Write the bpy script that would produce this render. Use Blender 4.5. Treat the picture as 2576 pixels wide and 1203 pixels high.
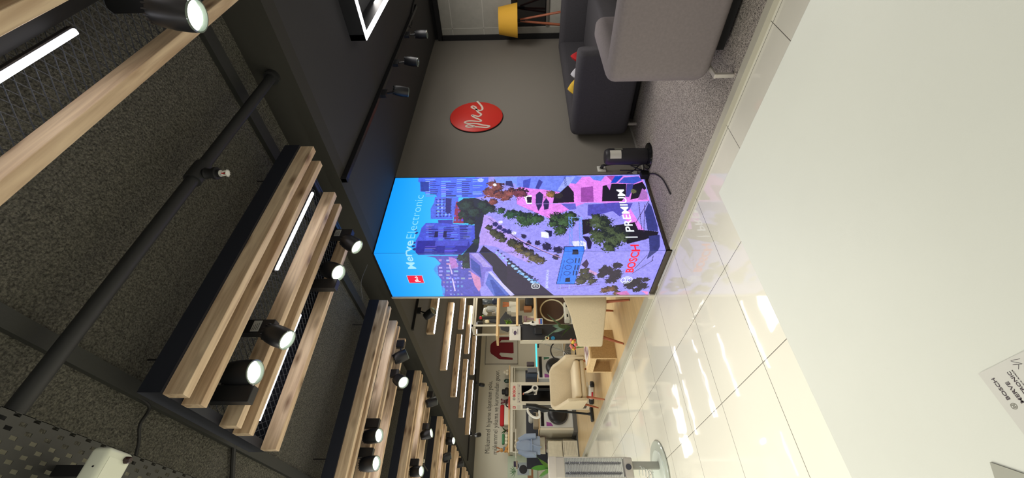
import bpy, bmesh, math, random
import numpy as np
from mathutils import Vector, Matrix, Quaternion
random.seed(7)
for o in list(bpy.data.objects): bpy.data.objects.remove(o)
S = bpy.context.scene; C = S.collection
# ---------------- camera (portrait phone held sideways: the world's up points to picture left) ----------------
YAW, PITCH, ROLL, FPX = math.radians(40.9215), math.radians(1.3664), math.radians(-0.6208), 1045.42
fw = Vector((math.sin(YAW)*math.cos(PITCH), math.cos(YAW)*math.cos(PITCH), math.sin(PITCH)))
r0 = Vector((math.cos(YAW), -math.sin(YAW), 0)); u0 = r0.cross(fw)
rt = r0*math.cos(ROLL)+u0*math.sin(ROLL); up = -r0*math.sin(ROLL)+u0*math.cos(ROLL)
cd = bpy.data.cameras.new('camera'); cam = bpy.data.objects.new('camera', cd); C.objects.link(cam)
mw = Matrix.Identity(4)
for i, v in enumerate((-up, rt, -fw)):
    for k in range(3): mw[k][i] = v[k]
mw[0][3], mw[1][3], mw[2][3] = 0, 0, 1.3
cam.matrix_world = mw
cd.sensor_fit = 'HORIZONTAL'; cd.sensor_width = 36; cd.lens = FPX/2576*36; cd.clip_start = 0.02; cd.clip_end = 60
S.camera = cam
# ---------------- world, lights, exposure ----------------
W = bpy.data.worlds.new('world'); S.world = W; W.use_nodes = True
W.node_tree.nodes['Background'].inputs[0].default_value = (1.0, 0.98, 0.90, 1)
W.node_tree.nodes['Background'].inputs[1].default_value = 0.32
S.view_settings.view_transform = 'Standard'; S.view_settings.look = 'None'
S.view_settings.exposure = 0.42; S.view_settings.gamma = 1; S.view_settings.use_curve_mapping = False
def light(name, kind, loc, power, color=(1, .96, .88), size=.1, aim=None, **k):
    l = bpy.data.lights.new(name, kind); l.energy = power; l.color = color
    if kind == 'AREA':
        l.shape = 'RECTANGLE'; l.size = size; l.size_y = k.get('sy', size)
    else: l.shadow_soft_size = size
    if kind == 'SPOT': l.spot_size = math.radians(k.get('cone', 80)); l.spot_blend = k.get('blend', .6)
    o = bpy.data.objects.new(name, l); C.objects.link(o); o.location = loc
    d = Vector(aim if aim else (loc[0], loc[1], 0))-Vector(loc)
    o.rotation_euler = d.to_track_quat('-Z', 'Y').to_euler()
    return o
light('corridor_fill', 'AREA', (-.8, 2.4, 2.82), 90, (1, .97, .86), 1.6, sy=4.0)  # added soft fill over the corridor, no fitting modelled for it
light('corridor_fill', 'AREA', (-0.6, -2.2, 2.8), 30, (1, .97, .88), 2.0, sy=2.0)  # added fill behind the camera for the near floor and table
light('corridor_fill', 'AREA', (-0.9, 7.0, 2.82), 125, (1, .97, .86), 1.4, sy=5.0)  # added fill farther down the corridor, not a visible lamp
light('shop_fill', 'AREA', (5.6, 7.0, 2.58), 85, (1, .97, .86), 1.5, sy=5.0)  # added area fill that lifts the shop interior beyond its light bars
light('shop_fill', 'AREA', (3.4, 10.9, 2.60), 12, (1, .97, .86), 1.6, sy=.6)  # added fill near the lettered wall, no lamp there
light('shop_fill', 'AREA', (3.6, 5.6, 2.60), 22, (1, .97, .86), .8, sy=.8)  # added small fill over the armchairs, no lamp there
light('alcove_fill', 'AREA', (4.7, 0.9, 2.58), 46, (1, .95, .9), 1.5, sy=1.0)  # added fill to brighten the alcove wall and carpet, no fitting
# ---------------- materials ----------------
def lin(c): return tuple(((v/255)/12.92 if v/255 <= .04045 else ((v/255+.055)/1.055)**2.4) for v in c)
MC = {}
def mat(name, c, rough=.5, metal=0, bump=None, var=None, emit=None, spec=None, coat=0, trans=0, scale=None):
    if name in MC: return MC[name]
    m = bpy.data.materials.new(name); m.use_nodes = True; nt = m.node_tree; b = nt.nodes['Principled BSDF']
    col = (*lin(c), 1)
    b.inputs['Base Color'].default_value = col; b.inputs['Roughness'].default_value = rough; b.inputs['Metallic'].default_value = metal
    if spec is not None: b.inputs['Specular IOR Level'].default_value = spec
    if coat: b.inputs['Coat Weight'].default_value = coat
    if trans: b.inputs['Transmission Weight'].default_value = trans
    tc = nt.nodes.new('ShaderNodeTexCoord')
    if var:   # (scale, amount) colour mottling
        n = nt.nodes.new('ShaderNodeTexNoise'); n.inputs['Scale'].default_value = var[0]; n.inputs['Detail'].default_value = 5
        nt.links.new(tc.outputs['Object'], n.inputs['Vector'])
        r = nt.nodes.new('ShaderNodeValToRGB'); r.color_ramp.elements[0].position = .32; r.color_ramp.elements[1].position = .68
        r.color_ramp.elements[0].color = (*[v*(1-var[1]) for v in col[:3]], 1); r.color_ramp.elements[1].color = (*[min(1, v*(1+var[1])) for v in col[:3]], 1)
        nt.links.new(n.outputs['Fac'], r.inputs['Fac']); nt.links.new(r.outputs['Color'], b.inputs['Base Color'])
    if bump:
        n = nt.nodes.new('ShaderNodeTexNoise'); n.inputs['Scale'].default_value = bump[0]; n.inputs['Detail'].default_value = 6
        nt.links.new(tc.outputs['Object'], n.inputs['Vector'])
        bp = nt.nodes.new('ShaderNodeBump'); bp.inputs['Strength'].default_value = bump[1]; bp.inputs['Distance'].default_value = bump[2] if len(bump) > 2 else .01
        nt.links.new(n.outputs['Fac'], bp.inputs['Height']); nt.links.new(bp.outputs['Normal'], b.inputs['Normal'])
    if emit:
        b.inputs['Emission Color'].default_value = (*lin(emit[0]), 1); b.inputs['Emission Strength'].default_value = emit[1]
    MC[name] = m; return m
def wood(name, c1, c2, axis=0, rough=.45, scale=1.0, knots=True):
    m = bpy.data.materials.new(name); m.use_nodes = True; nt = m.node_tree; b = nt.nodes['Principled BSDF']; b.inputs['Roughness'].default_value = rough
    tc = nt.nodes.new('ShaderNodeTexCoord'); oi = nt.nodes.new('ShaderNodeObjectInfo')
    ad = nt.nodes.new('ShaderNodeVectorMath'); ad.operation = 'ADD'
    mu = nt.nodes.new('ShaderNodeVectorMath'); mu.operation = 'SCALE'; mu.inputs[0].default_value = (13, 7, 5)
    nt.links.new(oi.outputs['Random'], mu.inputs['Scale']); nt.links.new(tc.outputs['Object'], ad.inputs[0]); nt.links.new(mu.outputs[0], ad.inputs[1])
    mp = nt.nodes.new('ShaderNodeMapping'); s = [22*scale]*3; s[axis] = 1.6*scale; mp.inputs['Scale'].default_value = s
    nt.links.new(ad.outputs[0], mp.inputs['Vector'])
    n = nt.nodes.new('ShaderNodeTexNoise'); n.inputs['Scale'].default_value = 1.6; n.inputs['Detail'].default_value = 7; n.inputs['Distortion'].default_value = .5
    nt.links.new(mp.outputs[0], n.inputs['Vector'])
    r = nt.nodes.new('ShaderNodeValToRGB'); e = r.color_ramp.elements; e[0].position = .35; e[0].color = (*lin(c2), 1); e[1].position = .65; e[1].color = (*lin(c1), 1)
    nt.links.new(n.outputs['Fac'], r.inputs['Fac']); out = r.outputs['Color']
    if knots:
        mp2 = nt.nodes.new('ShaderNodeMapping'); s = [12]*3; s[axis] = 4.5; mp2.inputs['Scale'].default_value = s
        nt.links.new(ad.outputs[0], mp2.inputs['Vector'])
        v = nt.nodes.new('ShaderNodeTexVoronoi'); v.inputs['Scale'].default_value = 1; nt.links.new(mp2.outputs[0], v.inputs['Vector'])
        kr = nt.nodes.new('ShaderNodeValToRGB'); kr.color_ramp.elements[0].position = .04; kr.color_ramp.elements[0].color = (.34, .27, .23, 1); kr.color_ramp.elements[1].position = .30; kr.color_ramp.elements[1].color = (1, 1, 1, 1)
        nt.links.new(v.outputs['Distance'], kr.inputs['Fac'])
        mx = nt.nodes.new('ShaderNodeMix'); mx.data_type = 'RGBA'; mx.blend_type = 'MULTIPLY'; mx.inputs[0].default_value = 1
        nt.links.new(out, mx.inputs[6]); nt.links.new(kr.outputs['Color'], mx.inputs[7]); out = mx.outputs[2]
    nt.links.new(out, b.inputs['Base Color']); MC[name] = m; return m
slat_wood = wood('slat_wood', (236, 212, 178), (196, 166, 134))
pale_wood = wood('pale_wood', (226, 196, 148), (208, 176, 128), 0, knots=False)
floor_wood = wood('floor_wood', (214, 186, 140), (198, 170, 124), 0, .35, .5, knots=False)
red_wood = wood('red_wood', (178, 104, 70), (150, 80, 52), 2, .35, knots=False)
table_wood = wood('table_wood', (190, 156, 108), (172, 138, 92), 1, .4, 2.2, knots=False)
black = mat('black_metal', (25, 26, 30), .4, .0)
navy = mat('dark_frame_metal', (44, 47, 58), .45, .3)
matblack = mat('matt_black', (20, 20, 22), .6)
white = mat('white_paint', (225, 224, 215), .4)
cream = mat('cream_board', (208, 202, 184), .5)
glow = mat('lamp_glow', (255, 255, 255), .5, emit=((255, 250, 240), 12))
bar_glow = mat('led_bar_glow', (255, 255, 255), .5, emit=((250, 248, 255), 7))
lens_ring = mat('glass_ring', (120, 135, 125), .1, .2, coat=1)
steel = mat('steel', (190, 192, 196), .25, 1)
# tile floor
def tile_mat():
    m = bpy.data.materials.new('white_tiles'); m.use_nodes = True; nt = m.node_tree; b = nt.nodes['Principled BSDF']
    b.inputs['Roughness'].default_value = .035; b.inputs['Specular IOR Level'].default_value = .5
    tc = nt.nodes.new('ShaderNodeTexCoord'); sp = nt.nodes.new('ShaderNodeSeparateXYZ'); nt.links.new(tc.outputs['Object'], sp.inputs[0])
    outs = []
    def mth(op, a, v=None):
        n = nt.nodes.new('ShaderNodeMath'); n.operation = op
        nt.links.new(a, n.inputs[0])
        if v is not None:
            if isinstance(v, (int, float)): n.inputs[1].default_value = v
            else: nt.links.new(v, n.inputs[1])
        return n.outputs[0]
    for ch, o in (('X', .98), ('Y', .918)):
        a = mth('SUBTRACT', sp.outputs[ch], o-.63*20); a = mth('DIVIDE', a, .6335 if ch == 'X' else .6285)
        a = mth('FRACT', a if ch == 'X' else a)
        outs.append(a)
    # exact offsets: shift so that a joint falls on .98 / .918
    for i, (ch, o, p) in enumerate((('X', .98, .6335), ('Y', .918, .6285))):
        a = mth('SUBTRACT', sp.outputs[ch], o-p*40); a = mth('DIVIDE', a, p); a = mth('FRACT', a); a = mth('SUBTRACT', a, .5); a = mth('ABSOLUTE', a)
        outs[i] = mth('GREATER_THAN', a, .4968)
    g = mth('MAXIMUM', outs[0], outs[1])
    n = nt.nodes.new('ShaderNodeTexNoise'); n.inputs['Scale'].default_value = .9; nt.links.new(tc.outputs['Object'], n.inputs['Vector'])
    r = nt.nodes.new('ShaderNodeValToRGB'); r.color_ramp.elements[0].color = (*lin((214, 211, 196)), 1); r.color_ramp.elements[1].color = (*lin((226, 223, 209)), 1)
    nt.links.new(n.outputs['Fac'], r.inputs['Fac'])
    mx = nt.nodes.new('ShaderNodeMix'); mx.data_type = 'RGBA'; nt.links.new(g, mx.inputs[0]); nt.links.new(r.outputs['Color'], mx.inputs[6]); mx.inputs[7].default_value = (*lin((96, 92, 84)), 1)
    nt.links.new(mx.outputs[2], b.inputs['Base Color'])
    n2 = nt.nodes.new('ShaderNodeTexNoise'); n2.inputs['Scale'].default_value = 7; n2.inputs['Detail'].default_value = 1; nt.links.new(tc.outputs['Object'], n2.inputs['Vector'])
    bp = nt.nodes.new('ShaderNodeBump'); bp.inputs['Strength'].default_value = .12; bp.inputs['Distance'].default_value = .004
    nt.links.new(n2.outputs['Fac'], bp.inputs['Height']); nt.links.new(bp.outputs['Normal'], b.inputs['Normal'])
    return m
tiles = tile_mat()
concrete = mat('sprayed_concrete', (108, 106, 96), .9, bump=(85, 1.0, .05), var=(140, .6))
def carpet_mat():
    return mat('grey_carpet', (150, 142, 134), .95, bump=(400, .6, .004), var=(170, .9))
carpet = carpet_mat()
greywall = mat('grey_wall_paint', (126, 121, 112), .85, bump=(300, .15, .002))
darkceil = mat('dark_ceiling_paint', (62, 62, 62), .85, bump=(250, .2, .002))
fascia_m = mat('fascia_paint', (56, 55, 50), .85, bump=(250, .2, .002))
palewall = mat('pale_wall_paint', (204, 200, 184), .8, bump=(300, .15, .002))
# ---------------- geometry helpers ----------------
def nb(): return bmesh.new()
def box(bm, x0, x1, y0, y1, z0, z1):
    v = [bm.verts.new((x, y, z)) for x in (x0, x1) for y in (y0, y1) for z in (z0, z1)]
    for f in ((0, 1, 3, 2), (4, 6, 7, 5), (0, 4, 5, 1), (2, 3, 7, 6), (0, 2, 6, 4), (1, 5, 7, 3)): bm.faces.new([v[i] for i in f])
    return bm
def rbox(bm, x0, x1, y0, y1, z0, z1, r, seg=3):
    t = bmesh.new(); box(t, x0, x1, y0, y1, z0, z1); bmesh.ops.bevel(t, geom=t.edges[:]+t.verts[:], offset=r, segments=seg, profile=.5, affect='EDGES')
    merge(bm, t); return bm
def merge(bm, t, M=None):
    if M is not None: bmesh.ops.transform(t, matrix=M, verts=t.verts)
    me = bpy.data.meshes.new('tmp'); t.to_mesh(me); t.free(); bm.from_mesh(me); bpy.data.meshes.remove(me)
def basis(d):
    d = Vector(d).normalized(); a = Vector((0, 0, 1)) if abs(d.z) < .9 else Vector((1, 0, 0))
    x = a.cross(d).normalized(); return x, d.cross(x).normalized(), d
def loft(bm, rings, cap=True, closed=True):
    R = [[bm.verts.new(p) for p in r] for r in rings]; n = len(R[0])
    for a, b in zip(R, R[1:]):
        for i in range(n if closed else n-1): bm.faces.new((a[i], a[(i+1) % n], b[(i+1) % n], b[i]))
    if cap:
        bm.faces.new(R[0][::-1]); bm.faces.new(R[-1])
    return bm
def ring(p, d, r, n, ph=0):
    x, y, _ = basis(d); p = Vector(p); return [p+x*math.cos(ph+2*math.pi*i/n)*r+y*math.sin(ph+2*math.pi*i/n)*r for i in range(n)]
def cyl(bm, p0, p1, ra, rb=None, n=16):
    rb = ra if rb is None else rb; d = Vector(p1)-Vector(p0); return loft(bm, [ring(p0, d, ra, n), ring(p1, d, rb, n)])
def lathe(bm, prof, p=(0, 0, 0), d=(0, 0, 1), n=24, cap=True):
    x, y, z = basis(d); p = Vector(p); return loft(bm, [ring(p+z*h, d, max(r, 1e-4), n) for r, h in prof], cap)
def tube(bm, pts, r, n=8):
    pts = [Vector(p) for p in pts]; rings = []; prev = None
    for i, p in enumerate(pts):
        d = (pts[min(i+1, len(pts)-1)]-pts[max(i-1, 0)]).normalized()
        if prev is None: x, y, _ = basis(d)
        else: x = (prev-d*prev.dot(d)).normalized(); y = d.cross(x)
        prev = x; rr = r[i] if isinstance(r, (list, tuple)) else r
        rings.append([p+x*math.cos(2*math.pi*k/n)*rr+y*math.sin(2*math.pi*k/n)*rr for k in range(n)])
    return loft(bm, rings)
def smooth_pts(pts, n=6):
    P = [Vector(p) for p in pts]; P = [P[0]*2-P[1]]+P+[P[-1]*2-P[-2]]; o = []
    for i in range(1, len(P)-2):
        for k in range(n):
            t = k/n; a, b, c, d = P[i-1:i+3]
            o.append(.5*((2*b)+(c-a)*t+(2*a-5*b+4*c-d)*t*t+(-a+3*b-3*c+d)*t**3))
    o.append(P[-2]); return o
def prism(bm, pts, O, R, U, d0, d1):   # polygon in the plane O + x R + y U, extruded along R x U
    O, R, U = Vector(O), Vector(R), Vector(U); N = R.cross(U)
    return loft(bm, [[O+R*x+U*y+N*d0 for x, y in pts], [O+R*x+U*y+N*d1 for x, y in pts]])
def circle(cx, cy, r, n=32, ry=None): return [(cx+math.cos(2*math.pi*i/n)*r, cy+math.sin(2*math.pi*i/n)*(ry or r)) for i in range(n)]
def ball(bm, c, r, s=(1, 1, 1), sub=2):
    t = bmesh.new(); bmesh.ops.create_icosphere(t, subdivisions=sub, radius=r); merge(bm, t, Matrix.Translation(c) @ Matrix.Diagonal((*s, 1))); return bm
def obj(name, bm, m, parent=None, smooth=False, ang=40):
    bmesh.ops.recalc_face_normals(bm, faces=bm.faces)
    me = bpy.data.meshes.new(name); bm.to_mesh(me); bm.free(); me.materials.append(m)
    if smooth:
        me.polygons.foreach_set('use_smooth', [True]*len(me.polygons))
        try: me.set_sharp_from_angle(angle=math.radians(ang))
        except Exception: pass
    o = bpy.data.objects.new(name, me); C.objects.link(o)
    if parent: o.parent = parent
    return o
def tag(o, label, cat, group=None):
    o['label'] = label; o['category'] = cat
    if group: o['group'] = group
    return o
def thing(name, label, cat, loc=(0, 0, 0), rz=0, group=None):
    o = bpy.data.objects.new(name, None); C.objects.link(o); o.location = loc; o.rotation_euler = (0, 0, rz); o.empty_display_size = .05
    return tag(o, label, cat, group)
def single(name, bm, m, label, cat, group=None, smooth=False, loc=None, rz=0):
    o = obj(name, bm, m, None, smooth)
    if loc: o.location = loc; o.rotation_euler = (0, 0, rz)
    return tag(o, label, cat, group)
def struct(name, bm, m, smooth=False):
    o = obj(name, bm, m, None, smooth); o['kind'] = 'structure'; return o
def copy_tree(o, parent=None):
    c = o.copy(); C.objects.link(c)
    if parent: c.parent = parent
    for ch in list(o.children): copy_tree(ch, c)
    return c
def text_bm(s, w, h, bold=0, ext=.0008):
    cu = bpy.data.curves.new('t', 'FONT'); cu.body = s; cu.offset = bold; cu.extrude = .01; cu.resolution_u = 3
    o = bpy.data.objects.new('t', cu); C.objects.link(o); dg = bpy.context.evaluated_depsgraph_get()
    me = bpy.data.meshes.new_from_object(o.evaluated_get(dg)); bpy.data.objects.remove(o); bpy.data.curves.remove(cu)
    bm = bmesh.new(); bm.from_mesh(me); bpy.data.meshes.remove(me)
    xs = [v.co.x for v in bm.verts]; ys = [v.co.y for v in bm.verts]; x0, x1, y0, y1 = min(xs), max(xs), min(ys), max(ys)
    for v in bm.verts: v.co = Vector(((v.co.x-x0)/(x1-x0)*w, (v.co.y-y0)/(y1-y0)*h, (v.co.z+.01)/.02*ext))
    return bm
def frame_matrix(O, R, U):
    R, U = Vector(R).normalized(), Vector(U).normalized(); N = R.cross(U); M = Matrix.Identity(4)
    for i, v in enumerate((R, U, N, Vector(O))):
        for k in range(3): M[k][i] = v[k]
    return M
def text(name, s, w, h, O, R, U, m, parent=None, bold=0, ext=.0008):
    bm = text_bm(s, w, h, bold, ext); bmesh.ops.transform(bm, matrix=frame_matrix(O, R, U), verts=bm.verts)
    return obj(name, bm, m, parent)
def armature_logo(cx, cy, r, th=.12):   # ring with an H shaped anchor inside, in 2-D
    polys = []
    def arcband(ra, rb, a0, a1, n=24): 
        A = [a0+(a1-a0)*i/n for i in range(n+1)]
        for p, q in zip(A, A[1:]): polys.append([(cx+ra*math.cos(p), cy+ra*math.sin(p)), (cx+rb*math.cos(p), cy+rb*math.sin(p)), (cx+rb*math.cos(q), cy+rb*math.sin(q)), (cx+ra*math.cos(q), cy+ra*math.sin(q))])
    arcband(r, r*(1-th), 0, 2*math.pi, 36)
    arcband(r*.70, r*(.70-th), math.radians(-48), math.radians(48), 10); arcband(r*.70, r*(.70-th), math.radians(132), math.radians(228), 10)
    for sx in (-1, 1): polys.append([(cx+sx*r*.28, cy-r*.62), (cx+sx*r*(.28+th), cy-r*.62), (cx+sx*r*(.28+th), cy+r*.62), (cx+sx*r*.28, cy+r*.62)])
    for sy in (-1, 1): polys.append([(cx-r*.3, cy+sy*r*.2-r*th/2), (cx+r*.3, cy+sy*r*.2-r*th/2), (cx+r*.3, cy+sy*r*.2+r*th/2), (cx-r*.3, cy+sy*r*.2+r*th/2)])
    return polys
def polys_bm(polys, O, R, U, e=.0008):
    bm = nb()
    for p in polys: prism(bm, p, O, R, U, 0, e)
    return bm
ME = [(4.745,1.842),(4.692,1.81),(4.613,1.772),(4.556,1.765),(4.533,1.792),(4.558,1.839),(4.583,1.881),(4.617,1.902),(4.637,1.885),(4.609,1.852),(4.558,1.839),(4.501,1.814),(4.448,1.774),(4.404,1.802),(4.428,1.858),(4.429,1.885),(4.38,1.846),(4.331,1.78),(4.299,1.77),(4.301,1.823),(4.312,1.895),(4.301,1.948),(4.274,1.955),(4.257,1.909),(4.254,1.82),(4.222,1.748),(4.211,1.694),(4.195,1.662),(4.172,1.692),(4.18,1.763),(4.188,1.833),(4.181,1.903),(4.197,1.936),(4.227,1.924),(4.226,1.898),(4.2,1.834)]
def me_script(cx, cy, s, O, R, U, w=.011, e=.001):   # the handwritten two-letter mark as a flat ribbon
    P = smooth_pts([Vector(((x-4.42)*s+cx, (z-1.83)*s+cy, 0)) for x, z in ME], 5); bm = nb(); O, R, U = Vector(O), Vector(R), Vector(U); N = R.cross(U)
    prev = None
    for i, p in enumerate(P):
        d = (P[min(i+1, len(P)-1)]-P[max(i-1, 0)]).normalized(); n = Vector((-d.y, d.x, 0))*w*s
        a, b = p+n, p-n; q = [bm.verts.new(O+R*a.x+U*a.y+N*e), bm.verts.new(O+R*b.x+U*b.y+N*e)]
        if prev: bm.faces.new((prev[0], prev[1], q[1], q[0]))
        prev = q
    return bm
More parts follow.
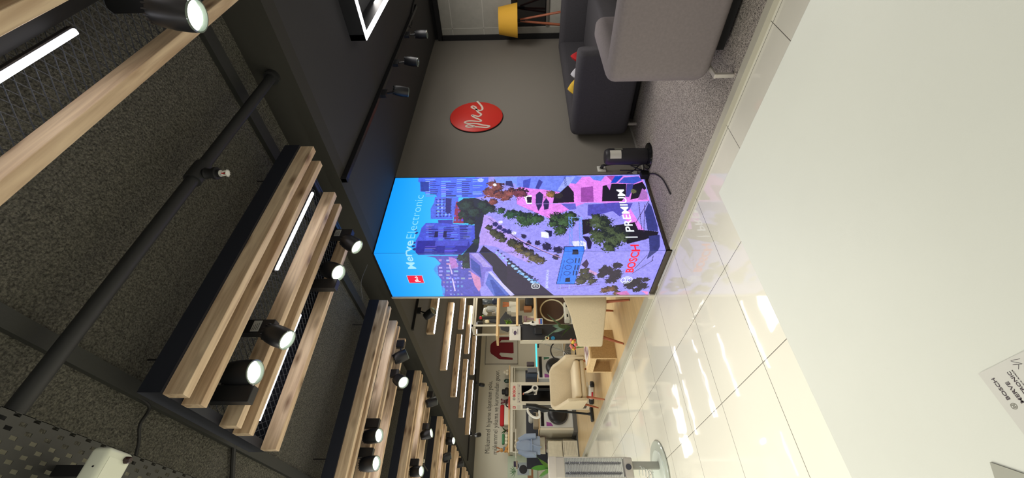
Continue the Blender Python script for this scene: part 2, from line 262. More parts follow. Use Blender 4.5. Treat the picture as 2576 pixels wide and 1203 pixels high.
ART = [('p',(150,145,240),[(360,164),(304,168),(252,171),(204,174),(160,177),(113,177),(57,171),(-5,166),(-7,276),(56,275),(112,275),(158,275),(202,276),(250,277),(301,278),(357,279)]),('p',(150,145,240),[(351,232),(297,233),(246,234),(200,235),(157,235),(111,235),(56,233),(-6,231),(-11,557),(51,541),(106,527),(153,522),(195,532),(241,543),(290,555),(344,567)]),('p',(70,150,240),[(91,98),(104,106),(104,136),(-3,122),(-2,103),(27,104),(56,107),(78,100)]),('p',(85,85,185),[(130,90),(124,107),(107,114),(98,107),(71,104),(56,108),(38,104),(27,111),(-2,104),(-3,179),(67,179),(129,180)]),('g',(160,150,225),6,5,[(123,111),(56,100),(55,171),(122,177)]),('g',(120,130,220),5,6,[(70,111),(0,100),(-1,144),(70,152)]),('p',(200,180,235),[(104,128),(104,131),(74,132),(74,129)]),('p',(205,190,240),[(60,128),(61,131),(19,131),(17,128)]),('p',(175,120,200),[(126,131),(123,142),(97,145),(91,132)]),('p',(75,105,240),[(342,48),(328,49),(324,54),(298,58),(296,68),(291,70),(288,90),(281,95),(277,170),(283,195),(338,195)]),('g',(120,160,255),9,4,[(338,56),(282,65),(279,191),(335,188)]),('g',(45,55,150),8,3,[(331,67),(282,74),(280,169),(329,166)]),('p',(45,65,160),[(328,53),(326,72),(298,76),(298,60)]),('p',(80,105,225),[(221,90),(248,86),(266,91),(281,91),(279,137),(265,138),(219,132)]),('g',(50,60,150),7,5,[(278,91),(224,98),(224,132),(278,126)]),('g',(130,160,250),5,4,[(275,94),(227,100),(227,129),(275,124)]),('p',(40,40,120),[(278,112),(276,124),(235,126),(238,116)]),('p',(60,60,170),[(218,104),(218,132),(207,133),(209,106)]),('p',(140,45,85),[(209,133),(267,134),(268,149),(208,156)]),('g',(90,90,190),4,3,[(256,130),(212,134),(212,154),(256,151)]),('p',(72,85,210),[(167,70),(180,74),(199,76),(210,82),(211,104),(203,175),(166,177),(153,170),(146,165),(132,155),(133,78),(142,73)]),('p',(45,45,150),[(167,74),(166,167),(153,169),(146,165),(132,155),(133,78),(142,73)]),('p',(75,80,200),[(167,106),(165,167),(153,164),(154,107)]),('g',(100,120,235),9,4,[(208,78),(167,84),(166,175),(203,173)]),('g',(35,35,120),8,3,[(205,82),(170,88),(168,173),(203,170)]),('g',(95,100,215),10,2,[(154,82),(133,83),(132,155),(153,154)]),('p',(25,25,80),[(189,103),(189,108),(175,109),(175,103)]),('p',(25,25,80),[(189,119),(189,124),(174,125),(174,119)]),('b',(45,50,130),(193,65,3),None),('b',(45,50,130),(154,68,3),None),('b',(45,50,130),(147,71,3),None),('b',(45,50,130),(186,68,3),None),('b',(45,50,130),(162,68,3),None),('p',(28,35,60),[(262,134),(276,148),(277,170),(264,196),(252,212),(231,194),(226,192),(176,184),(150,185),(93,167),(94,155),(129,155),(153,170),(166,177),(206,174),(209,154),(238,147)]),('b',(40,60,60),(259,156,15),(20,25,45)),('b',(40,60,60),(240,172,15),(20,25,45)),('b',(40,60,60),(232,152,10),(20,25,45)),('b',(40,60,60),(258,188,13),(20,25,45)),('b',(40,60,60),(246,201,12),(20,25,45)),('b',(40,60,60),(215,166,9),(20,25,45)),('b',(40,60,60),(123,158,10),(20,25,45)),('b',(40,60,60),(103,162,9),(20,25,45)),('b',(40,60,60),(126,154,7),(20,25,45)),('b',(40,60,60),(166,183,8),(20,25,45)),('b',(135,75,75),(292,201,15),(60,30,50)),('b',(135,75,75),(314,212,16),(60,30,50)),('b',(135,75,75),(285,217,13),(60,30,50)),('b',(135,75,75),(279,232,11),(60,30,50)),('b',(135,75,75),(291,241,13),(60,30,50)),('b',(135,75,75),(267,207,9),(60,30,50)),('p',(120,110,205),[(139,169),(139,187),(93,209),(84,207),(81,194),(33,186),(33,169),(90,166)]),('p',(165,150,225),[(135,171),(136,184),(93,207),(96,190),(106,188)]),('p',(205,140,190),[(83,165),(62,182),(33,182),(14,176),(37,169)]),('p',(60,75,165),[(123,170),(100,185),(52,185),(62,184),(90,168)]),('p',(40,35,60),[(150,197),(134,215),(96,235),(17,275),(-7,276),(2,241),(83,208),(96,208),(139,187),(153,193)]),('p',(48,40,66),[(122,235),(72,272),(-1,325),(0,231),(64,233)]),('p',(90,110,200),[(41,191),(79,200),(79,204),(2,247),(-2,205)]),('p',(195,190,240),[(81,198),(81,204),(2,246),(-1,238)]),('p',(60,80,170),[(55,200),(55,205),(-1,230),(-1,208)]),('p',(175,150,235),[(231,191),(225,204),(149,275),(105,275),(150,217),(155,197),(153,186),(176,186)]),('b',(150,190,240),(137,217,3),None),('b',(40,40,90),(141,220,2),None),('b',(150,190,240),(130,223,3),None),('b',(40,40,90),(134,226,2),None),('b',(150,190,240),(122,228,3),None),('b',(40,40,90),(127,231,2),None),('b',(150,190,240),(114,234,3),None),('b',(40,40,90),(119,237,2),None),('b',(150,190,240),(106,239,3),None),('b',(40,40,90),(111,242,3),None),('b',(150,190,240),(98,245,4),None),('b',(40,40,90),(103,248,3),None),('b',(150,190,240),(90,251,4),None),('b',(40,40,90),(95,254,3),None),('b',(150,190,240),(81,257,4),None),('b',(40,40,90),(86,260,3),None),('b',(150,190,240),(73,263,4),None),('b',(40,40,90),(78,266,3),None),('b',(150,190,240),(64,269,4),None),('b',(40,40,90),(69,272,3),None),('b',(150,190,240),(55,275,4),None),('b',(40,40,90),(61,278,4),None),('b',(150,190,240),(47,282,5),None),('b',(40,40,90),(52,285,4),None),('b',(75,75,60),(197,201,7),(30,30,45)),('b',(75,75,60),(186,210,8),(30,30,45)),('b',(75,75,60),(176,220,9),(30,30,45)),('b',(75,75,60),(168,228,8),(30,30,45)),('b',(75,75,60),(160,246,10),(30,30,45)),('b',(75,75,60),(152,256,9),(30,30,45)),('b',(75,75,60),(144,263,9),(30,30,45)),('l',(40,30,70),1,[(220,200),(149,275)]),('b',(45,80,60),(240,222,8),(20,35,45)),('b',(45,80,60),(230,243,13),(20,35,45)),('b',(45,80,60),(230,260,10),(20,35,45)),('b',(40,40,110),(205,213,5),None),('b',(40,40,110),(197,221,5),None),('b',(40,40,110),(189,230,5),None),('b',(40,40,110),(186,238,5),None),('b',(230,230,255),(211,223,4),None),('b',(230,230,255),(183,248,4),None),('p',(120,150,250),[(338,206),(339,270),(307,269),(305,252),(317,249),(321,211)]),('p',(40,45,110),[(327,231),(326,243),(307,247),(314,229)]),('b',(230,235,255),(315,208,4),None),('b',(180,200,255),(329,178,6),None),('p',(225,130,235),[(257,253),(304,253),(323,288),(335,343),(336,446),(335,508),(261,510),(259,464),(180,485),(182,468),(227,448),(256,438),(260,388),(249,366),(218,314)]),('p',(110,130,240),[(337,253),(340,374),(334,387),(314,372),(318,357),(289,342),(299,307),(303,279),(309,253)]),('p',(65,80,190),[(327,266),(333,282),(303,277),(307,266)]),('p',(55,60,150),[(329,298),(322,306),(300,297),(303,290)]),('p',(150,165,250),[(296,333),(335,354),(338,374),(289,346)]),('p',(95,130,235),[(337,403),(337,434),(322,424),(325,409)]),('p',(165,70,160),[(337,437),(338,461),(319,447)]),('p',(20,70,190),[(336,454),(337,472),(316,454),(316,443)]),('p',(60,85,190),[(332,472),(335,503),(322,507),(312,488),(316,458)]),('p',(150,70,165),[(303,381),(307,406),(262,402),(261,377)]),('p',(25,15,40),[(289,339),(311,356),(289,366),(261,364),(259,323),(277,326)]),('p',(20,15,35),[(307,425),(313,444),(312,473),(277,467),(262,456),(263,418)]),('p',(205,120,225),[(310,433),(313,444),(294,437)]),('p',(60,60,140),[(312,474),(312,488),(293,482),(274,472),(274,466)]),('p',(25,20,35),[(309,487),(318,507),(299,511),(271,489),(266,473)]),('b',(100,100,70),(290,484,6),None),('p',(170,110,190),[(299,503),(286,510),(266,507),(266,488)]),('p',(40,30,85),[(259,289),(284,291),(293,298),(284,305),(253,301),(238,294)]),('p',(40,30,85),[(262,304),(274,311),(262,316),(244,313),(241,305)]),('p',(250,245,250),[(283,266),(282,283),(259,282),(259,272)]),('p',(25,20,50),[(278,272),(278,283),(261,281),(261,273)]),('b',(150,110,70),(285,320,10),(70,60,50)),('b',(45,40,45),(280,335,8),None),('b',(120,60,80),(291,261,15),(50,25,50)),('l',(190,150,240),1,[(257,253),(259,359),(261,510)]),('p',(95,95,200),[(258,337),(258,367),(243,367),(240,353)]),('p',(80,75,180),[(254,390),(259,443),(256,476),(238,466),(221,445),(236,435),(222,396),(225,386)]),('b',(55,85,55),(218,271,17),(25,40,45)),('b',(55,85,55),(221,261,12),(25,40,45)),('b',(55,85,55),(218,288,14),(25,40,45)),('b',(55,85,55),(218,298,8),(25,40,45)),('b',(60,85,55),(215,330,18),(25,35,40)),('b',(60,85,55),(209,342,18),(25,35,40)),('b',(60,85,55),(223,355,14),(25,35,40)),('b',(60,85,55),(190,333,12),(25,35,40)),('b',(60,85,55),(206,320,10),(25,35,40)),('p',(30,22,40),[(214,375),(216,391),(184,392),(176,371)]),('p',(22,18,35),[(199,433),(207,471),(188,473),(182,509),(174,505),(164,482),(154,448)]),('b',(72,85,60),(205,410,20),(30,38,40)),('b',(72,85,60),(183,421,22),(30,38,40)),('b',(72,85,60),(173,402,18),(30,38,40)),('b',(72,85,60),(162,424,17),(30,38,40)),('b',(72,85,60),(172,441,14),(30,38,40)),('b',(72,85,60),(216,402,12),(30,38,40)),('b',(72,85,60),(147,416,10),(30,38,40)),('p',(50,55,125),[(232,494),(258,507),(246,511),(193,510),(183,508),(185,490)]),('p',(50,55,120),[(172,489),(175,509),(148,504),(114,484),(139,484)]),('l',(60,30,70),1,[(263,508),(204,472)]),('l',(60,40,90),1,[(259,488),(188,480)]),('l',(60,40,90),1,[(252,498),(182,483)]),('l',(50,35,80),1,[(111,496),(72,467)]),('l',(50,35,80),1,[(127,483),(86,468)]),('l',(50,35,80),1,[(124,493),(108,495)]),('p',(235,240,255),[(185,297),(184,310),(169,311),(172,297)]),('p',(30,30,80),[(189,303),(187,317),(174,316),(172,312),(182,310)]),('p',(30,22,60),[(173,371),(172,382),(158,387),(144,383),(144,377),(160,377)]),('p',(225,225,255),[(161,351),(163,370),(158,376),(143,374),(143,368),(151,353)]),('b',(95,85,60),(142,260,11),(40,35,45)),('b',(95,85,60),(133,274,11),(40,35,45)),('b',(95,85,60),(121,284,12),(40,35,45)),('b',(95,85,60),(114,295,10),(40,35,45)),('b',(95,85,60),(152,257,8),(40,35,45)),('b',(40,35,75),(175,265,5),None),('b',(40,35,75),(159,274,5),None),('b',(40,35,75),(159,289,5),None),('b',(40,35,75),(149,305,8),None),('b',(40,35,75),(141,325,8),None),('b',(40,35,75),(123,322,7),None),('l',(220,160,200),1,[(170,253),(144,293),(120,332)]),('l',(40,30,70),1,[(167,253),(120,330)]),('b',(110,170,240),(79,254,2),None),('b',(40,35,80),(87,257,2),None),('b',(110,170,240),(74,259,2),None),('b',(40,35,80),(82,262,2),None),('b',(110,170,240),(69,264,2),None),('b',(40,35,80),(77,267,2),None),('b',(110,170,240),(64,270,3),None),('b',(40,35,80),(73,271,2),None),('b',(110,170,240),(59,275,2),None),('b',(40,35,80),(68,276,2),None),('b',(110,170,240),(54,280,3),None),('b',(40,35,80),(63,281,2),None),('b',(110,170,240),(49,286,2),None),('b',(40,35,80),(58,286,2),None),('b',(110,170,240),(44,291,3),None),('b',(40,35,80),(53,291,2),None),('p',(60,40,80),[(100,369),(116,377),(103,383),(87,380)]),('p',(195,150,200),[(87,372),(89,380),(73,402),(66,400)]),('b',(78,76,62),(63,383,15),(45,42,50)),('b',(78,76,62),(49,374,12),(45,42,50)),('b',(78,76,62),(49,395,10),(45,42,50)),('b',(78,76,62),(80,377,9),(45,42,50)),('b',(48,40,56),(80,417,15),None),('b',(48,40,56),(69,435,15),None),('b',(48,40,56),(52,432,12),None),('b',(48,40,56),(96,435,9),None),('b',(48,40,56),(66,409,9),None),('b',(44,38,52),(33,470,13),None),('b',(44,38,52),(47,480,12),None),('b',(44,38,52),(29,494,11),None),('b',(44,38,52),(51,496,7),None),('b',(44,38,52),(18,486,10),None),('b',(110,80,60),(18,426,11),(50,40,50)),('b',(110,80,60),(22,438,11),(50,40,50)),('b',(110,80,60),(7,449,8),(50,40,50)),('p',(205,120,190),[(7,445),(14,467),(-2,477),(-3,460)]),('p',(230,140,200),[(14,495),(10,511),(-2,510)]),('l',(110,80,140),1,[(24,332),(37,411)]),('l',(170,190,245),1,[(38,335),(22,336)]),('l',(170,190,245),1,[(38,352),(23,353)]),('l',(110,150,250),1,[(223,351),(151,346)]),('l',(110,150,250),1,[(223,356),(151,351)]),('l',(110,150,250),1,[(223,370),(150,364)]),('l',(110,150,250),1,[(222,375),(150,369)]),('l',(150,190,255),1,[(221,350),(218,375)]),('l',(110,150,250),1,[(217,352),(206,356)]),('l',(110,150,250),1,[(217,369),(206,374)]),('l',(110,150,250),1,[(206,351),(195,355)]),('l',(110,150,250),1,[(206,368),(195,373)]),('l',(110,150,250),1,[(195,350),(184,354)]),('l',(110,150,250),1,[(195,367),(184,371)]),('l',(110,150,250),1,[(184,349),(174,353)]),('l',(110,150,250),1,[(184,366),(173,370)]),('l',(110,150,250),1,[(174,348),(163,352)]),('l',(110,150,250),1,[(173,365),(163,369)]),('l',(110,150,250),1,[(163,347),(153,351)]),('l',(110,150,250),1,[(163,364),(153,368)]),('p',(20,25,90),[(150,336),(150,372),(130,370),(37,363),(39,327),(131,334)]),('p',(60,125,245),[(148,337),(149,371),(130,369),(40,362),(40,328),(131,335)]),('p',(25,30,60),[(143,351),(142,360),(129,361),(130,351)]),('p',(25,30,60),[(58,344),(60,352),(46,353),(46,344)]),('r',(25,40,120),(111,348,6)),('r',(25,40,120),(92,346,6)),('r',(25,40,120),(74,345,6)),('l',(25,30,80),2,[(118,358),(106,358)]),('l',(25,30,80),2,[(97,359),(85,359)]),('l',(25,30,80),2,[(81,357),(68,357)]),('l',(25,30,80),2,[(118,364),(106,364)]),('l',(25,30,80),2,[(97,364),(85,364)]),('l',(25,30,80),2,[(80,363),(68,363)]),('l',(35,70,170),1,[(114,338),(46,333)])]
# ---------------- structure ----------------
struct('floor', box(nb(), -3.2, 2.27, -4, 12.4, -.06, 0), tiles)
struct('floor', box(nb(), 2.33, 6.9, -4, 2.84, -.06, .02), carpet)
struct('floor', box(nb(), 2.36, 7.9, 3.5, 12.4, -.06, .04), floor_wood)
struct('trim_1', box(nb(), 2.27, 2.33, -4, 2.78, -.06, .03), mat('curb_stone', (186, 182, 166), .4))
struct('trim_2', box(nb(), 2.27, 2.36, 3.52, 12.4, -.06, .042), mat('curb_stone', (186, 182, 166), .4))
def bumpy_ceiling():
    bm = nb(); box(bm, -3.2, 2.42, -4, 12.4, 2.86, 2.96); return bm
struct('ceiling', bumpy_ceiling(), concrete)
struct('ceiling', box(nb(), 2.42, 7.9, -4, 12.4, 2.62, 2.72), darkceil)
struct('wall_fascia', box(nb(), 2.3, 2.42, -4, 12.4, 2.62, 2.86), fascia_m)
struct('wall_partition', box(nb(), 2.31, 6.6, 2.835, 3.505, .0, 2.62), greywall)
struct('wall_back', box(nb(), -3.2, 7.9, 12.08, 12.3, 0, 2.62), palewall)
struct('wall_right', box(nb(), 7.75, 7.9, 3.5, 12.08, 0, 2.62), palewall)
struct('wall_alcove', box(nb(), 6.6, 6.75, -4, 3.5, 0, 2.62), matblack)
struct('baseboard_alcove', box(nb(), 3.3, 6.6, 2.822, 2.835, .02, .035), mat('pale_strip', (170, 166, 158), .5))
# painted beams on the sprayed ceiling
for i, (x0, x1, y0, y1) in enumerate(((.592, .648, -4, 12.4), (2.06, 2.14, -4, 12.4))):
    struct('trim_%d' % (4+i), box(nb(), x0, x1, y0, y1, 2.832, 2.86), mat('beam_paint', (44, 45, 42), .7, bump=(120, .2, .003)))
# ---------------- wooden baffle units of the corridor ceiling ----------------
X0, X1, ZB = .56, 2.055, 2.55
def mesh_panel(L, D, cx=.036, cy=.033, w=.0012):
    bm = nb(); nx, ny = int(L/(cx/2)), int(D/cy)
    for j in range(ny+1):
        for s in (1,):
            prev = None
            for i in range(nx+1):
                x = i*cx/2; y = min(D, max(0, j*cy+(cy/2)*(1 if (i+j) % 2 else -1)*.96))
                q = [bm.verts.new((x, y-w, 0)), bm.verts.new((x, y+w, 0)), bm.verts.new((x, y+w*.5, .004)), bm.verts.new((x, y-w*.5, .004))]
                if prev:
                    for a in range(4): bm.faces.new((prev[a], prev[(a+1) % 4], q[(a+1) % 4], q[a]))
                prev = q
    return bm
def make_unit(label):
    t = thing('ceiling_baffle_unit', label, 'ceiling panel', (X0, 0, ZB), 0, 'wooden baffle units hung from the corridor ceiling')
    L = X1-X0
    for o in (0, .109, .372, .481, .746):
        b = nb(); rbox(b, 0, L, -.0205, .0205, 0, .079, .0015, 1); s = obj('slat', b, slat_wood, t); s.location = (0, o+.02, 0)
    b = nb(); box(b, .002, L-.002, -.012, 0, .079, .168); box(b, .002, L-.002, .795, .807, .079, .168)
    box(b, .002, .014, 0, .795, .079, .168); box(b, L-.014, L-.002, 0, .795, .079, .168)
    for x in (.014, L-.044): box(b, x, x+.03, 0, .795, .081, .09)
    obj('frame', b, navy, t)
    m = obj('expanded_mesh', mesh_panel(L-.09, .79), mat('mesh_wire', (112, 116, 126), .4, .4), t); m.location = (.045, .002, .1)
    for o in (.18, .55):
        b = nb(); box(b, .05, L-.05, o, o+.035, .092, .122); obj('track_rail', b, matblack, t)
    for (xa, xb, y) in ((.755, 1.355, .25), (.095, .695, .606)):
        b = nb(); rbox(b, xa-.01, xb+.01, y-.011, y+.011, .062, .085, .003, 1); r = obj('led_lamp', b, black, t)
        b = nb(); rbox(b, xa, xb, y-.0085, y+.0085, .05, .063, .004, 2); obj('led_tube', b, bar_glow, r)
    for x in (.18, L-.2):
        for y in (.1, .7):
            b = nb(); cyl(b, (x, y, .168), (x, y, .311), .004, n=6); obj('hanger_rod', b, matblack, t)
    return t
unit_y = [(-.115, 'wooden baffle unit nearest the camera, cut off by the picture edge', 0), (1.496, 'whole wooden baffle unit in the foreground with four lit spotlights on it', 0),
          (3.25, 'second whole row of wooden baffles, just past the corner of the video wall', .03), (4.855, 'third row of wooden ceiling baffles past the video wall corner', .045),
          (6.565, 'fourth row of wooden ceiling baffles past the video wall corner', .055), (8.19, 'fifth row of wooden ceiling baffles, small in the distance', .06), (9.84, 'farthest row of wooden ceiling baffles, tiny near the back wall', .065)]
u0_ = make_unit(unit_y[0][1].lower()); U = []
for i, (y, lab, dx) in enumerate(unit_y):
    u = u0_ if i == 0 else copy_tree(u0_)
    u.location = (X0+dx, y, ZB); u['label'] = lab.lower(); U.append(u)
# ---------------- spotlights ----------------
def make_spot(name, label, group, lens, d, box_at, ztop=2.66, lit=True, r=.054, L=.125, boxsize=(.036, .022), zbox=2.475, sticker=False, lamp=0, cone=75):
    lens, d = Vector(lens), Vector(d).normalized(); t = thing(name, label, 'spotlight', (box_at[0], box_at[1], ztop), 0, group)
    o = Vector((box_at[0], box_at[1], ztop)); bx, by = boxsize
    b = nb(); rbox(b, -bx, bx, -by, by, zbox-ztop, 0, .002, 1); obj('gear_box', b, black, t)
    P = lambda v: Vector(v)-o
    back = lens-d*L
    prof = [(r*.62, 0), (r*.85, .004), (r*.98, L*.18), (r*1.06, L*.5), (r*1.04, L*.8), (r, L), (r*.9, L), (r*.86, L*.93), (0, L*.93)]
    b = lathe(nb(), prof, P(back), d, 28)
    x, y, z = basis(d)
    for k in range(16):   # cooling fins
        a = 2*math.pi*k/16; c = P(back)+(x*math.cos(a)+y*math.sin(a))*r*.78; e = (x*math.cos(a)+y*math.sin(a)); f = e.cross(z)
        prism(b, [(-.002, -.004), (.002, -.004), (.002, .03), (-.002, .03)], c-e*.006, f, z, -.0, -.012)
    obj('head', b, black, t, True)
    b = nb(); mid = P(lens-d*L*.55); tube(b, [P((box_at[0], box_at[1], zbox+.03)), (P((box_at[0], box_at[1], zbox+.03))+mid)/2, mid], .009); obj('joint', b, black, t, True)
    b = lathe(nb(), [(r*.99, 0), (r*1.0, .004), (r*.9, .005), (r*.72, -.005), (r*.70, -.010)], P(lens), d, 28, False); obj('glass_ring', b, lens_ring, t, True)
    b = lathe(nb(), [(0, -.008), (r*.73, -.007), (r*.70, -.004), (0, -.002)], P(lens), d, 24); obj('lens', b, glow if lit else mat('dark_lens', (60, 62, 64), .15), t, True)
    if sticker:
        b = nb(); box(b, -bx*.8, bx*.8, -by-.001, -by, .075-.185, .115-.185); s = obj('type_label', b, mat('label_paper', (170, 172, 168), .6), t)
        b = nb()
        for k in range(4): box(b, -bx*.6, bx*(.1+.12*k), -by-.0015, -by-.001, -.078-.008*k, -.076-.008*k)
        obj('label_print', b, matblack, s)
    if lit and lamp:
        light('spot_light', 'SPOT', lens+d*.02, lamp, (1, .96, .88), .04, lens+d, cone=cone)
    return t
G = 'spotlights on the wooden baffle units'
ta = lambda dx, dy: (dx, dy, -1)
make_spot('track_spotlight', 'black spotlight nearest the camera, in front of the long foreground beam, glowing edge-on', G, (1.375, .50, 2.312), (-.05, .15, -1), (1.50, .50), lamp=14, sticker=True, L=.13, zbox=2.47, r=.050)
make_spot('track_spotlight', 'lowest and largest lit spotlight on the foreground baffle unit', G, (.752, 1.75, 2.49), (0, -.15, -1), (.66, 1.775), lamp=14, L=.14, zbox=2.47)
make_spot('track_spotlight', 'lit spotlight with a stickered gear case, beside the lowest one on the foreground baffle unit', G, (.905, 1.745, 2.40), (-.4, .0, -1), (.975, 1.76), lamp=14, zbox=2.49, sticker=True, L=.115, r=.047)
make_spot('track_spotlight', 'lit spotlight of the far pair on the foreground baffle unit, the lower of the two', G, (1.56, 2.11, 2.47), (-.5, -.2, -1), (1.48, 2.13), lamp=14, zbox=2.46, L=.12)
make_spot('track_spotlight', 'lit spotlight closest to the video wall corner, tilted to the camera', G, (1.765, 2.10, 2.40), (-.6, .1, -1), (1.90, 2.13), lamp=14, zbox=2.475, sticker=True, L=.11, r=.05)
for (lens, d, bx_, lit, lab) in (((1.79, 3.75, 2.43), (.5, .1, -.8), (1.90, 3.77), False, 'unlit black spotlight on the second baffle row, nearest the video wall'),
        ((1.50, 3.73, 2.405), (-.5, -.5, -.7), (1.60, 3.77), True, 'angled lit spotlight on the second baffle row beside the unlit one'),
        ((.974, 3.49, 2.452), (0, -.35, -1), (1.07, 3.51), True, 'lit spotlight on the second baffle row, upper of its near pair'),
        ((.774, 3.49, 2.43), (0, -.3, -1), (.85, 3.51), True, 'lit spotlight on the second baffle row, nearest the picture bottom'),
        ((1.911, 5.35, 2.42), (.4, .3, -.8), (2.0, 5.37), False, 'unlit spotlight at the shop end of the third baffle row'),
        ((1.52, 5.35, 2.43), (.2, -.2, -1), (1.6, 5.37), True, 'spotlight in the middle of the third baffle row, its lens half seen'),
        ((1.05, 5.08, 2.43), (0, -.35, -1), (1.14, 5.1), True, 'lit spotlight on the third baffle row, low at the picture bottom'),
        ((1.893, 7.06, 2.42), (0, -.35, -1), (1.98, 7.08), True, 'lit spotlight at the shop end of the fourth baffle row'),
        ((1.68, 7.06, 2.45), (.4, .3, -1), (1.62, 7.08), False, 'dark spotlight on the fourth baffle row below the lit one'),
        ((1.93, 8.68, 2.46), (.4, .3, -1), (1.99, 8.7), False, 'dark spotlight on the fifth baffle row far away')):
    make_spot('track_spotlight', lab, G, lens, d, bx_, lit=lit, lamp=12 if lit else 0)
# smoke detector like fitting between two units
b = nb(); rbox(b, -.02, .02, -.02, .02, -.03, 0, .005, 2)
single('ceiling_sensor', b, cream, 'tiny pale sensor on the rail between the third and fourth baffle rows', 'sensor', loc=(1.35, 5.95, 2.63))
b = nb(); tube(b, [(1.35, 5.4, 2.66), (1.35, 5.95, 2.65), (1.35, 6.5, 2.66)], .012); single('conduit', b, matblack, 'thin black conduit carrying the tiny pale sensor between baffle rows', 'pipe')
# ---------------- sprinkler pipe, cables, tray, white box ----------------
t = thing('sprinkler_pipe', 'black painted sprinkler pipe running across the sprayed ceiling into the fascia', 'pipe', (0, 1.175, 2.745))
b = nb(); cyl(b, (-3.1, 0, 0), (2.3, 0, 0), .026, n=20); obj('pipe', b, mat('pipe_paint', (40, 41, 42), .5), t, True)
b = nb(); cyl(b, (1.38, 0, 0), (1.48, 0, 0), .036, n=20); cyl(b, (1.47, 0, 0), (1.47, 0, .0), .036, n=8) if False else None; obj('tee_fitting', b, mat('pipe_paint', (40, 41, 42), .5), t, True)
b = nb(); cyl(b, (2.27, 0, 0), (2.3, 0, 0), .042, n=20); obj('wall_collar', b, mat('pipe_paint', (40, 41, 42), .5), t, True)
t = thing('fire_sprinkler', 'white fire sprinkler head with red bulb under the black pipe', 'sprinkler', (1.425, 1.175, 2.715))
dd = Vector((0, 0, -1))
b = lathe(nb(), [(.022, .0), (.026, .012), (.022, .02), (.022, .045), (.028, .047), (.028, .06), (.018, .062), (.018, .075)], (0, 0, 0), dd, 12); obj('socket', b, matblack, t, True)
b = nb(); tube(b, smooth_pts([(-.004, 0, -.075), (-.016, 0, -.085), (-.013, 0, -.1), (-.003, 0, -.107)], 5), .003); tube(b, smooth_pts([(.004, 0, -.075), (.016, 0, -.085), (.013, 0, -.1), (.003, 0, -.107)], 5), .003)
cyl(b, (0, 0, -.07), (0, 0, -.078), .015, n=12); obj('yoke', b, white, t, True)
b = nb(); cyl(b, (0, 0, -.08), (0, 0, -.104), .0025, n=8); obj('bulb', b, mat('red_bulb', (190, 20, 20), .2), t, True)
b = nb(); pts = []
for k in range(48): a = 2*math.pi*k/48; r = .017 if k % 4 < 2 else .012; pts.append((math.cos(a)*r, math.sin(a)*r))
prism(b, pts, (0, 0, -.108), (1, 0, 0), (0, 1, 0), 0, .002); obj('deflector', b, white, t)
b = nb(); tube(b, smooth_pts([(.60, 1.60, 2.84), (.585, 1.70, 2.835), (.515, 1.705, 2.835), (.45, 1.75, 2.835), (.30, 1.80, 2.83)], 8), .006)
single('power_cable', b, matblack, 'thin black cable curling out from behind the foreground baffle unit', 'cable', smooth=True)
b = nb(); tube(b, [(.64, 2.32, 2.84), (.50, 2.42, 2.84), (.34, 2.54, 2.84)], .012); single('conduit', b, matblack, 'short black conduit on the sprayed ceiling below the foreground baffle unit', 'pipe', smooth=True)
b = nb(); tube(b, smooth_pts([(2.0, 3.10, 2.72), (2.12, 3.0, 2.73), (2.28, 2.96, 2.70)], 8), .003); single('thin_cable', b, mat('grey_cable', (90, 90, 88), .5), 'thin grey cable looping from the second baffle row to the fascia', 'cable', smooth=True)
# perforated tray: a real sheet with slots
t = thing('cable_tray', 'black perforated metal cable tray above the white box in the corner', 'cable tray', (.0, 0, 2.66))
tm = mat('tray_metal', (58, 58, 55), .5, .3)
def slotted(bm, x0, x1, y0, y1, z, px, py, sx, sy, off=True):   # strip sheet built round open slots
    ny = int((y1-y0)/py)
    for j in range(ny):
        ya = y0+j*py; box(bm, x0, x1, ya, ya+(py-sy), z, z+.0015)
        xs = x0+(px/2 if (off and j % 2) else 0)-px; a = x0
        while xs < x1+px:
            s0, s1 = max(x0, min(x1, xs+(px-sx)/2)), max(x0, min(x1, xs+(px+sx)/2))
            if s0 > a: box(bm, a, s0, ya+(py-sy), ya+py, z, z+.0015)
            a = max(a, s1); xs += px
        if a < x1: box(bm, a, x1, ya+(py-sy), ya+py, z, z+.0015)
b = nb(); slotted(b, -.06, .37, .92, 2.6, 0, .034, .030, .010, .020); obj('tray_base', b, tm, t)
b = nb(); slotted(b, .0, .06, .92, 2.6, 0, .03, .03, .012, .02, False); s = obj('tray_side', b, tm, t); s.rotation_euler = (0, math.radians(-90), 0); s.location = (.37, 0, 0)
b = nb(); box(b, -.05, .33, .92, 2.6, .035, .05); obj('tray_backing', b, mat('pale_backing', (236, 232, 205), .6, var=(20, .1)), t)  # added pale board above the slots so they look lit through
t = thing('ceiling_box', 'white rounded box with a round dark sensor mounted below the black tray', 'device', (.315, 1.28, 2.5))
b = nb(); rbox(b, -.22, .012, 0, .098, 0, .055, .012, 4); obj('housing', b, mat('off_white_plastic', (222, 226, 208), .35), t, True)
b = nb(); box(b, -.2, -.012, .012, .086, -.001, .001); obj('cover_plate', b, mat('off_white_plate', (226, 230, 212), .3), t)
b = lathe(nb(), [(.010, 0), (.0095, .012), (.007, .016), (0, .017)], (-.008, .072, .0), (0, 0, -1), 20); obj('sensor', b, mat('sensor_dark', (48, 24, 24), .15), t, True)
b = nb()
for k in range(3): cyl(b, (-.04-.04*k, -.0005, .02), (-.04-.04*k, -.002, .02), .0025, n=8)
obj('screw', b, matblack, t)
b = nb(); box(b, -.06, -.03, .03, .07, .055, .16); obj('bracket', b, matblack, t)
